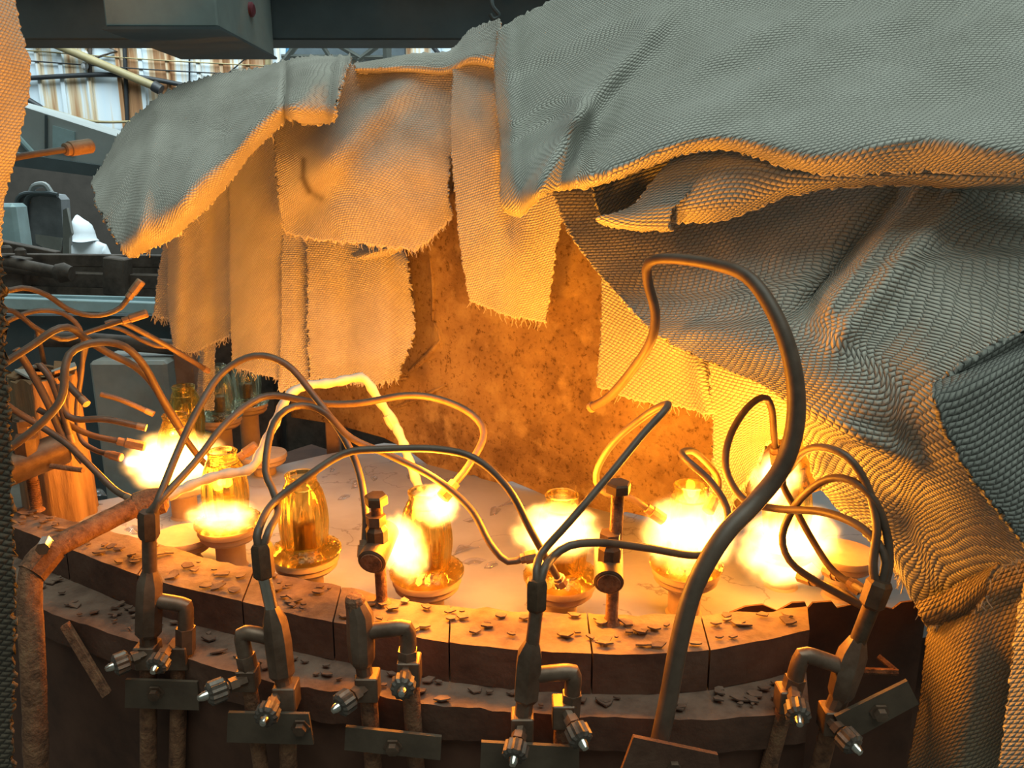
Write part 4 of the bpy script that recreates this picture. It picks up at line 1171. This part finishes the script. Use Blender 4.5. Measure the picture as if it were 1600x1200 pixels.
Lh = [
 ('hose sagging below the pale blue rail to an upward pointing torch', [(-20, 460, 1.32), (10, 455, 1.34), (40, 450, 1.36), (75, 462, 1.38), (110, 485, 1.40), (150, 493, 1.42), (185, 483, 1.44), (203, 462, 1.45)], 5, .034),
 ('hose dipping then rising to a torch beside the narrow strip', [(-20, 482, 1.34), (20, 486, 1.36), (55, 512, 1.38), (85, 527, 1.40), (105, 530, 1.42), (140, 518, 1.44), (196, 500, 1.46)], 4.6, .040),
 ('hose looping behind the stump down to a lit torch', [(-20, 520, 1.50), (15, 500, 1.52), (50, 487, 1.54), (85, 486, 1.56), (112, 498, 1.57), (128, 525, 1.57), (128, 575, 1.56), (120, 640, 1.54), (126, 685, 1.52), (148, 703, 1.50), (170, 710, 1.49)], 4.6, .030),
 ('thick hose crossing over the bundle to the flat flame torch', [(-20, 585, 1.20), (15, 562, 1.22), (50, 540, 1.24), (85, 516, 1.26), (110, 512, 1.28), (135, 530, 1.30), (170, 552, 1.32), (210, 572, 1.34), (240, 602, 1.36), (270, 655, 1.38), (300, 700, 1.40), (325, 728, 1.42), (350, 730, 1.43), (378, 712, 1.44)], 6.2, .034),
 ('thick hose curving up round the stump front', [(-20, 725, 1.16), (20, 697, 1.18), (68, 658, 1.20), (97, 620, 1.22), (102, 572, 1.24), (114, 548, 1.26), (150, 535, 1.28), (192, 540, 1.30), (224, 570, 1.32), (252, 620, 1.34), (288, 678, 1.36)], 7, None),
 ('straight thin hose slanting past the frame post', [(165, 506, 1.60), (185, 502, 1.61), (215, 515, 1.63), (262, 541, 1.66), (300, 564, 1.70), (324, 579, 1.74)], 5, None),
 ('thin hose bent below the narrow strip', [(168, 510, 1.66), (190, 515, 1.67), (220, 531, 1.68), (245, 541, 1.69), (266, 541, 1.70)], 4, None),
 ('orange lit hose running down to the manifold', [(0, 625, 1.26), (25, 643, 1.27), (70, 670, 1.28), (108, 696, 1.27), (145, 732, 1.26), (180, 766, 1.24), (206, 780, 1.22)], 6, None),
 ('hose lying down the front of the stump', [(25, 545, 1.44), (48, 580, 1.45), (75, 630, 1.45), (98, 680, 1.45), (130, 720, 1.44)], 7, None),
 ('pale grey hose beside the stump top', [(62, 570, 1.47), (78, 590, 1.46), (92, 625, 1.455), (112, 690, 1.45)], 6, None),
 ('short upright hose behind the stump', [(58, 515, 1.60), (64, 545, 1.61), (70, 575, 1.62), (74, 600, 1.62)], 4.5, None),
 ('hose ending in a torch at the stump side flame', [(60, 640, 1.46), (100, 660, 1.46), (140, 679, 1.47), (188, 690, 1.48)], 5.5, .046),
 ('cut hose end pointing away from the stump', [(92, 600, 1.46), (100, 640, 1.455), (118, 655, 1.45), (165, 655, 1.45), (226, 668, 1.46)], 6, None),
 ('thin straight hose above the cut hose end', [(158, 616, 1.60), (190, 625, 1.60), (238, 646, 1.60)], 5, None),
 ('stubby hose end at the stump top edge', [(96, 590, 1.50), (112, 607, 1.48), (134, 630, 1.46)], 6.5, None),
 ('slender hose standing behind the stump', [(135, 540, 1.62), (126, 580, 1.61), (118, 640, 1.60), (122, 690, 1.58)], 4.5, None),
]
for lab, pts, rpx, tip in Lh:
    P = hosepath(pts)
    r = .86 * rpx / ppm(P[len(P) // 2])
    t = empty('gas_hose', P[0], lab, 'hose', 'gas hoses bundled at the stump')
    h = build('tube', sweep(P, r, 10), 'hose', t, sharp=60)
    d = (P[-1] - P[-3]).normalized()
    a = P[-1]
    if tip:
        build('nozzle', turned(a - d * .006, a + d * tip, [(0, r), (.03, r * 1.45), (.28, r * 1.45), (.32, r * 1.75), (.95, r * 1.75), (1, r * 1.4)], 8), 'nozzle', t, sharp=25)
    else:
        build('ferrule', turned(a - d * .014, a + d * .003, [(0, r * 1.12), (1, r * 1.12)], 12), 'nozzle', t)
# torch poking out beside the left curtain
P = hosepath([(-20, 258, 1.30), (25, 246, 1.34), (60, 240, 1.38), (100, 234, 1.42)], 24)
t = empty('hand_torch', P[0], 'orange torch with ribbed barrel poking past the lit curtain', 'torch')
build('tube', sweep(P, .0055, 10), 'hose', t, sharp=60)
a = P[-1]; d = (P[-1] - P[-3]).normalized()
build('barrel', turned(a, a + d * .052, [(0, .007), (.04, .0105), (.18, .0105), (.2, .0125), (.95, .0125), (1, .0105)], 16), 'nozzle', t, sharp=25)

# ---- broken glass on the slab
shards = [(560, 758, .028), (585, 748, .02), (700, 775, .03), (740, 815, .022), (725, 860, .03), (775, 800, .026), (640, 745, .018), (130, 795, .04), (170, 800, .022), (205, 830, .03), (150, 772, .03), (740, 880, .024), (770, 885, .02), (540, 778, .02), (690, 820, .024), (800, 790, .03), (210, 855, .026), (960, 850, .02), (620, 720, .02), (520, 735, .016)]
for i, (x, y, s) in enumerate(shards):
    c = AZ(x, y, ZS)
    rn = random.Random(i)
    V, F = [], []
    m = 8
    bend = s * rn.uniform(.25, .5)
    a0 = rn.random() * 6
    for u in range(m):
        for v in range(3):
            f = u / (m - 1) * 2 - 1
            lx = f * s * (1 - .25 * v) * rn.uniform(.9, 1.05)
            ly = (v - 1) * s * .45 * (1 - .5 * abs(f))
            lz = bend * (1 - f * f) * .6 + .0012
            V.append(c + Vector((lx * math.cos(a0) - ly * math.sin(a0), lx * math.sin(a0) + ly * math.cos(a0), lz)))
    for u in range(m - 1):
        for v in range(2):
            F.append((u * 3 + v, u * 3 + v + 1, (u + 1) * 3 + v + 1, (u + 1) * 3 + v))
    o = build('glass_shard', (V, F), 'glass_clear', origin=c, sharp=60)
    so = o.modifiers.new('thickness', 'SOLIDIFY'); so.thickness = .002; so.offset = 1
    lab = 'curved clear glass shard on the slab beside the stump and rusty pipe' if x < 300 else 'curved clear glass shard on the slab behind the unlit amber jar' if x < 660 else 'curved clear glass shard on the slab below the crusted sheet'
    tag(o, lab, 'glass shard', 'broken glass shards on the slab')

# ================================================================== FLAMES
ico = None
def flame(px, py, y, wpx, hpx, mat, label, power, tilt=0.0, dep=None, colr=(1.0, 0.315, 0.012)):
    """a body of burning gas (ellipsoid domain, ragged inside) and the light it gives off"""
    c = AY(px, py, y)
    sc = ppm(c)
    bm = bmesh.new()
    bmesh.ops.create_icosphere(bm, subdivisions=3, radius=1.0)
    me = bpy.data.meshes.new('flame')
    bm.to_mesh(me); bm.free()
    me.materials.append(M[mat])
    o = bpy.data.objects.new('flame', me)
    o.location = c
    o.scale = (wpx / sc, (dep or min(wpx, hpx)) / sc, hpx / sc)
    o.rotation_euler = (0, R(tilt), 0)
    col.objects.link(o)
    tag(o, label, 'flame', 'gas flames around the jars')
    if power:
        ld = bpy.data.lights.new('flame_light', 'POINT')
        ld.energy = power * 0.78
        ld.color = colr
        ld.shadow_soft_size = 0.035
        lo = bpy.data.objects.new('flame_light', ld)
        lo.location = c + Vector((0, 0, 0.06))
        col.objects.link(lo)
    return o
flame(275, 722, JP[0].y - .03, 92, 58, 'flame_hot', 'white orange flame blasting the jar beside the stump', 16)
flame(348, 806, JP[4].y - .03, 64, 34, 'flame_hot', 'low flat flame spread over a jar flange', 9)
flame(632, 855, JP[6].y - .045, 44, 66, 'flame_hot', 'upright flame licking the foot of an amber jar', 10, -14)
flame(682, 790, JP[6].y - .02, 44, 42, 'flame_hot', 'round flame at the neck of an amber jar', 10)
flame(872, 828, JP[7].y - .03, 84, 54, 'flame_hot', 'flame across the shoulder of the jar between clamp posts', 14)
flame(838, 872, JP[7].y - .05, 30, 30, 'flame', 'small flame low beside the jar between clamp posts', 0)
flame(1078, 832, JP[8].y - .02, 88, 76, 'flame_hot', 'white ball of flame swallowing a jar body', 11, 0, 60)
flame(1212, 752, JP[9].y - .02, 44, 62, 'flame_hot', 'downward jet of flame below the pointing torch', 3, 10)
flame(1232, 852, JP[9].y - .03, 92, 76, 'flame_hot', 'tall wide flame at the bench corner beside the cloth', 9, -20, 60)
flame(206, 721, 1.48, 16, 12, 'flame_blue', 'small blue white flame at a torch tip by the stump', 0)

# ================================================================== OVERHEAD BEAM AND BACKGROUND
bmz0 = AY(600, 62, 2.4).z
beam = empty('overhead_beam', (-0.5, 2.45, bmz0), 'dark blue grey steel beam above the hood', 'beam')
build('web', abox(-2.2, 0.6, 2.4, 2.55, bmz0, bmz0 + .165, .004), 'beam', beam, sharp=None)
build('upper_flange', abox(-2.2, 0.6, 2.36, 2.62, bmz0 + .165, bmz0 + .19, .003), 'box', beam, sharp=None)
bz = 1.962
bxx = empty('junction_box', (-.79, 2.17, bz), 'grey sheet metal box bolted under the overhead beam', 'box')
build('casing', abox(-.915, -.662, 1.95, 2.395, bz, bz + .28, .004), 'box', bxx, sharp=None)
build('bottom_flange', abox(-.922, -.655, 1.943, 2.395, bz - .006, bz), 'beam', bxx, sharp=None)
q = Vector((-.659, 2.2, bz + .085))
build('indicator_lamp', turned(q - Vector((.003, 0, 0)), q + Vector((.008, 0, 0)), [(0, .018), (.6, .018), (1, .012)], 16), 'red', bxx)
tag(build('beam_hook', sweep(catmull([tuple(AY(768, -6, 2.36)), tuple(AY(770, 10, 2.35)), tuple(AY(780, 24, 2.35)), tuple(AY(772, 30, 2.35)), tuple(AY(766, 22, 2.35))], 20), .006, 8), 'beam'), 'small bent hook hanging from the overhead beam', 'hook')

def pipe(name, pts, r, mat, label, cat='pipe', n=8):
    P = [AY(*p) for p in pts]
    P = catmull(P, max(10, len(P) * 8))
    o = build(name, sweep(P, r * 1.45, n), mat, sharp=60)
    return tag(o, label, cat)
yp = empty('conduit_pipe', AY(150, 98, 10.500), 'ochre conduit pipe slanting across the white wall', 'pipe')
build('pipe_body', sweep([AY(40, 50, 10.46), AY(246, 137, 10.46)], .05, 12), 'yellowpipe', yp)
build('end_cap', turned(AY(240, 134, 10.400), AY(252, 141, 10.400), [(0, .068), (1, .064)], 12), 'black', yp)
pipe('power_cable', [(30, 123, 10.530), (120, 118, 10.530), (180, 117, 10.530), (240, 124, 10.530), (330, 142, 10.530)], .02, 'black', 'thick black cable strung level across the white wall', 'cable')
pipe('power_cable', [(20, 142, 10.500), (60, 166, 10.500), (100, 192, 10.500), (150, 208, 10.500), (205, 218, 10.500)], .026, 'black', 'heavy black cable sagging above the grey duct', 'cable')
pipe('power_cable', [(40, 158, 10.500), (100, 178, 10.500), (150, 190, 10.500), (215, 190, 10.500)], .011, 'yellowpipe', 'ochre sagging cable over the rust streaks', 'cable')
for (x0, y0, x1, y1, m, lab) in ((30, 57, 420, 85, 'blue', 'thin blue green wire under the beam'), (30, 78, 450, 105, 'yellowpipe', 'thin cream wire across the white wall'), (30, 94, 450, 120, 'black', 'thin black wire across the white wall'), (385, 90, 332, 132, 'black', 'short slanting black wire behind the canvas')):
    mid = ((x0 + x1) / 2, (y0 + y1) / 2 + 2, 10.555)
    pipe('wire', [(x0, y0, 10.555), mid, (x1, y1, 10.555)], .006, m, lab, 'wire', 6)
pipe('steel_rod', [(193, 30, 10.572), (196, 110, 10.572), (200, 215, 10.572)], .018, 'black', 'black upright rod against the white wall', 'rod')
pipe('steel_rod', [(296, 60, 10.572), (296, 145, 10.572)], .008, 'black', 'slim upright rod behind the box', 'rod')
pipe('steel_rod', [(418, 55, 10.530), (419, 140, 10.530)], .024, 'yellowpipe', 'ochre upright pipe next to the box', 'pipe')
pipe('steel_rod', [(452, 60, 10.530), (449, 130, 10.530)], .026, 'blue', 'blue upright pipe next to the ochre pipe', 'pipe')
rk = empty('insulator_rack', AY(142, 90, 6.75), 'wire rack with white porcelain insulators on the wall', 'insulator rack')
build('bar', sweep([AY(141, 58, 10.565), AY(141, 116, 10.565)], .022, 8), 'iron_bg', rk)
for yy in (66, 85, 103):
    build('insulator', turned(AY(128, yy, 10.500), AY(137, yy, 10.550), [(0, .03), (.3, .05), (.5, .03), (.7, .05), (1, .03)], 12), 'porcelain', rk)
build('stay', sweep([AY(145, 62, 10.560), AY(182, 80, 10.560), AY(145, 92, 10.560)], .018, 8), 'iron_bg', rk)
# roof truss behind the hood ridge
tr = empty('roof_truss', AY(530, 80, 5.5), 'blue grey roof truss seen over the hood ridge', 'truss')
for (x0, y0, x1, y1, r) in ((440, 69, 640, 69, .02), (440, 88, 640, 90, .014), (500, 66, 515, 88, .016), (520, 66, 565, 92, .018), (598, 66, 560, 94, .018), (604, 64, 606, 100, .03), (470, 62, 440, 100, .02)):
    build('bar', sweep([AY(x0, y0, 5.5), AY(x1, y1, 5.5)], r, 6), 'duct', tr, sharp=20)
tp = AY(540, 78, 5.9)
tag(build('dark_girder', abox(AY(452, 80, 10.480).x, AY(633, 80, 10.480).x, 10.480, 10.590, AY(540, 92, 10.480).z, AY(540, 66, 10.480).z, .01), 'beam', sharp=None), 'dark girder behind the roof truss', 'girder')
pipe('guy_strap', [(668, 62, 10.530), (690, 90, 10.530)], .02, 'black', 'black strap crossing the gap below the beam', 'strap')

# grey duct
dt = empty('sheet_duct', AY(110, 230, 5.2), 'grey sheet metal duct above the dark recess', 'duct')
def quad_y(pxs, y, th):
    return prism([AY(a, b, y) for a, b in pxs], (0, th, 0))
build('duct_body', quad_y([(-60, 140), (40, 168), (210, 222), (210, 268), (40, 240), (-60, 225)], 5.2, .5), 'duct', dt, sharp=None)
build('duct_patch', quad_y([(82, 196), (116, 206), (116, 240), (82, 234)], 5.185, .014), 'railblue', dt, sharp=None)
build('duct_lip', quad_y([(-60, 226), (40, 242), (210, 266), (210, 284), (40, 262), (-60, 250)], 5.1, .1), 'beam', dt, sharp=None)
build('seam', sweep([AY(72, 180, 5.19), AY(72, 240, 5.19)], .008, 6), 'beam', dt)
tag(build('steel_strut', sweep([AY(20, 205, 5.18), AY(52, 240, 5.18)], .018, 8), 'railblue'), 'pale strut bracing the grey duct', 'strut')
# dark board standing in for the dark recess
tag(build('recess_board', abox(-8.5, -3.0, 9.6, 9.7, 0, AY(50, 245, 9.6).z, .01), 'darkshade', sharp=None), 'dark board filling the recess below the grey duct', 'board')
# grey casing with straps
cy_ = 5.9
cs = empty('dusty_casing', AY(65, 400, cy_), 'dusty grey rounded casing with straps and a hooped handle', 'casing')
cpts = [(28, 310), (34, 302), (48, 300), (88, 304), (95, 312), (100, 385), (36, 390)]
build('casing_body', prism([AY(a, b, cy_) for a, b in cpts], (0, .12, 0)), 'greybag', cs, sharp=None)
for dx in (0, 14):
    build('strap', sweep(catmull([tuple(AY(27 + dx, 392, cy_ - .02)), tuple(AY(26 + dx, 330, cy_ - .02)), tuple(AY(32 + dx, 306, cy_ - .02)), tuple(AY(60 + dx, 302, cy_ - .02)), tuple(AY(90, 305, cy_ - .02))], 24), .018, 8), 'beam', cs)
build('handle', sweep(catmull([tuple(AY(48, 302, cy_)), tuple(AY(54, 291, cy_)), tuple(AY(70, 289, cy_)), tuple(AY(80, 302, cy_))], 16), .022, 8), 'duct', cs)
build('torn_label', prism([AY(a, b, cy_ - .01) for a, b in ((55, 366), (97, 372), (95, 392), (70, 388), (56, 380))], (0, .008, 0)), 'cardboard', cs, sharp=None)
build('leg', abox(AY(45, 390, cy_).x, AY(90, 390, cy_).x, cy_ + .0, cy_ + .1, 0, AY(60, 388, cy_).z), 'darkshade', cs, sharp=None)
cb = AY(12, 346, 4.8)
tag(build('pale_cabinet', abox(AY(-30, 340, 4.8).x, AY(24, 340, 4.8).x, 4.8, 4.95, 0, AY(12, 318, 4.8).z, .02), 'railblue'), 'pale blue cabinet beside the grey casing', 'cabinet')
tag(build('torn_board', prism([AY(a, b, 5.8) for a, b in ((98, 328), (104, 325), (112, 365), (108, 372), (108, 640), (98, 640))], (0, .03, 0)), 'cardboard', sharp=None), 'torn pale board standing beside the grey casing', 'board')

# person in a white hooded jacket, seated, seen from behind
py_ = 8.8
pr = AY(130, 400, py_)
K = 1 / ppm(AY(130, 370, py_))
hx, hz = AY(131, 357, py_).x, AY(131, 357, py_).z
sz = AY(130, 378, py_).z
per = empty('person', (pr.x, py_, 0.0), 'seated person in a white hooded jacket beyond the dark rails', 'person')
def skin_body(name, verts, edges, radii, mat, parent):
    base = wloc(parent)
    me = bpy.data.meshes.new(name)
    me.from_pydata([Vector(v) - base for v in verts], edges, [])
    me.materials.append(M[mat])
    o = bpy.data.objects.new(name, me)
    o.parent = parent
    col.objects.link(o)
    sk_ = o.modifiers.new('skin', 'SKIN')
    for i, r in enumerate(radii):
        me.skin_vertices[0].data[i].radius = (r, r * .8) if isinstance(r, float) else r
    me.skin_vertices[0].data[0].use_root = True
    s = o.modifiers.new('smooth', 'SUBSURF'); s.levels = 2; s.render_levels = 2
    for p in me.polygons: p.use_smooth = True
    sk_.use_smooth_shade = True
    return o
sx = hx + .01
z0 = sz - .42
bodyv = [(sx, py_, z0), (sx, py_, z0 + .2), (sx, py_ - .01, z0 + .38), (sx, py_ - .02, z0 + .46), (hx, py_ - .02, hz - .02),
         (sx - .17, py_, z0 + .36), (sx - .22, py_ + .04, z0 + .1), (sx - .16, py_ + .24, z0 - .02), (sx - .13, py_ + .32, z0 - .02),
         (sx + .17, py_, z0 + .36), (sx + .24, py_ + .04, z0 + .1), (sx + .16, py_ + .24, z0 - .02), (sx + .13, py_ + .32, z0 - .02),
         (sx - .1, py_ + .05, z0 - .06), (sx - .14, py_ + .42, z0 - .04), (sx - .14, py_ + .44, z0 - .44), (sx - .14, py_ + .56, z0 - .5),
         (sx + .1, py_ + .05, z0 - .06), (sx + .14, py_ + .42, z0 - .04), (sx + .14, py_ + .44, z0 - .44), (sx + .14, py_ + .56, z0 - .5)]
bode = [(0, 1), (1, 2), (2, 3), (3, 4), (2, 5), (5, 6), (6, 7), (7, 8), (2, 9), (9, 10), (10, 11), (11, 12), (0, 13), (13, 14), (14, 15), (15, 16), (0, 17), (17, 18), (18, 19), (19, 20)]
bodr = [.15, .15, .13, .06, .085, .07, .055, .045, .04, .07, .055, .045, .04, .10, .08, .05, .04, .10, .08, .05, .04]
skin_body('body', bodyv, bode, bodr, 'jacket', per)
# hood with a peaked crown
V, F = [], []
prof2 = [(-.13, .15), (-.10, .125), (-.04, .115), (.03, .105), (.07, .085), (.10, .055), (.125, .028), (.14, .006)]
for i, (z, r) in enumerate(prof2):
    for k in range(20):
        an = 2 * math.pi * k / 20
        lean = -.05 * max(0, z / .14)
        V.append(Vector((hx + lean + r * .92 * math.cos(an), py_ - .01 + r * 1.05 * math.sin(an), hz + z + .006 * math.sin(3 * an + z * 30))))
for i in range(len(prof2) - 1):
    for k in range(20):
        F.append((i * 20 + k, i * 20 + (k + 1) % 20, (i + 1) * 20 + (k + 1) % 20, (i + 1) * 20 + k))
F.append(tuple((len(prof2) - 1) * 20 + k for k in range(20)))
build('hood', (V, F), 'jacket', per, sharp=60)
tag(build('stool', join(abox(sx - .2, sx + .2, py_ - .2, py_ + .2, z0 - .21, z0 - .17, .01), *[abox(sx + a - .02, sx + a + .02, py_ + b - .02, py_ + b + .02, 0, z0 - .21) for a in (-.16, .16) for b in (-.16, .16)]), 'iron_bg', sharp=None), 'plain stool under the seated person', 'stool')
# background rails and machine bed
def bar(name, x0, y0, x1, y1, y, r, mat, label, cat='rail'):
    a, b = AY(x0, y0, y), AY(x1, y1, y)
    d = (b - a).normalized()
    upv = Vector((0, 0, 1)) - d * d.z
    upv.normalize()
    o = build(name, boxg((a + b) / 2, (b - a) / 2, Vector((0, r, 0)), upv * r, r * .12), mat, sharp=None)
    return tag(o, label, cat)
bed = empty('machine_bed', AY(110, 440, 3.9), 'dark iron machine bed with rails behind the hose bundle', 'machine')
def bedpart(nm, g, m='iron_bg'): return build(nm, g, m, bed, sharp=None)
def bb(x0, y0, x1, y1, y, r):
    a, b = AY(x0, y0, y), AY(x1, y1, y)
    d = (b - a).normalized(); upv = (Vector((0, 0, 1)) - d * d.z).normalized()
    return boxg((a + b) / 2, (b - a) / 2, Vector((0, r, 0)), upv * r, r * .12)
bedpart('top_rail', bb(-60, 405, 260, 408, 4.0, .03))
bedpart('side_rail', bb(-60, 372, 90, 402, 4.1, .03))
bedpart('middle_rail', bb(-60, 432, 260, 440, 3.95, .035))
bedpart('post', bb(184, 402, 184, 460, 3.9, .05))
bedpart('post', bb(30, 402, 30, 460, 3.9, .045))
for (x0, y0, x1, y1, r) in ((-60, 394, 100, 428, .03), (-60, 408, 110, 430, .026)):
    build('slanted_pipe', sweep([AY(x0, y0, 3.85), AY(x1, y1, 3.85)], r, 12), 'iron_bg', bed)
build('pipe_fitting', turned(AY(88, 425, 3.84), AY(112, 428, 3.84), [(0, .04), (.4, .05), (1, .035)], 10), 'iron_bg', bed)
for (x, y) in ((11, 395), (33, 399)):
    q = AY(x, y, 3.84)
    build('cap_bolt', turned(q, q + Vector((0, 0, .035)), [(0, .025), (.7, .025), (1, .015)], 10), 'iron_bg', bed)
a, b = AY(-80, 412, 4.3), AY(270, 412, 4.3)
bedpart('back_plate', abox(a.x, b.x, 4.3, 4.4, 0, a.z))
bl = empty('glossy_rail', AY(120, 478, 3.4), 'long pale blue glossy rail behind the hoses', 'rail')
a, b = AY(-80, 462, 3.4), AY(420, 478, 3.4)
build('rail_top', bb(-80, 470, 330, 484, 3.4, .024), 'railblue', bl, sharp=None)
build('rail_lip', bb(-80, 461, 330, 471, 3.5, .012), 'railblue', bl, sharp=None)
build('rail_web', abox(a.x, b.x, 3.42, 3.5, 0.35, AY(120, 490, 3.42).z - .01), 'beam', bl, sharp=None)
for xx in (-1.9, -1.0):
    build('leg', abox(xx - .04, xx + .04, 3.4, 3.5, 0, .36), 'beam', bl, sharp=None)
pipe('floor_pipe', [(60, 530, 3.0), (140, 532, 3.0), (300, 545, 3.0)], .021, 'iron_bg', 'dark pipe running low behind the hose bundle', 'pipe', 12)
gc = AY(190, 600, 2.9)
tag(build('grey_crate', abox(AY(142, 600, 2.9).x, AY(262, 600, 2.9).x, 2.9, 3.3, 0, AY(190, 565, 2.9).z, .012), 'cardboard', sharp=None), 'dull grey crate below the dark low pipe', 'crate')
tag(build('dark_cabinet', abox(AY(445, 660, 2.95).x, AY(720, 660, 2.95).x, 2.95, 3.2, 0, AY(500, 560, 2.95).z, .01), 'iron_bg', sharp=None), 'dark brown iron cabinet behind the crusted sheet', 'cabinet')
tag(build('dark_cabinet', abox(AY(330, 600, 3.0).x, AY(430, 600, 3.0).x, 3.0, 3.25, 0, AY(380, 480, 3.0).z, .01), 'iron_bg', sharp=None), 'tall dark cabinet behind the greenish jar', 'cabinet')
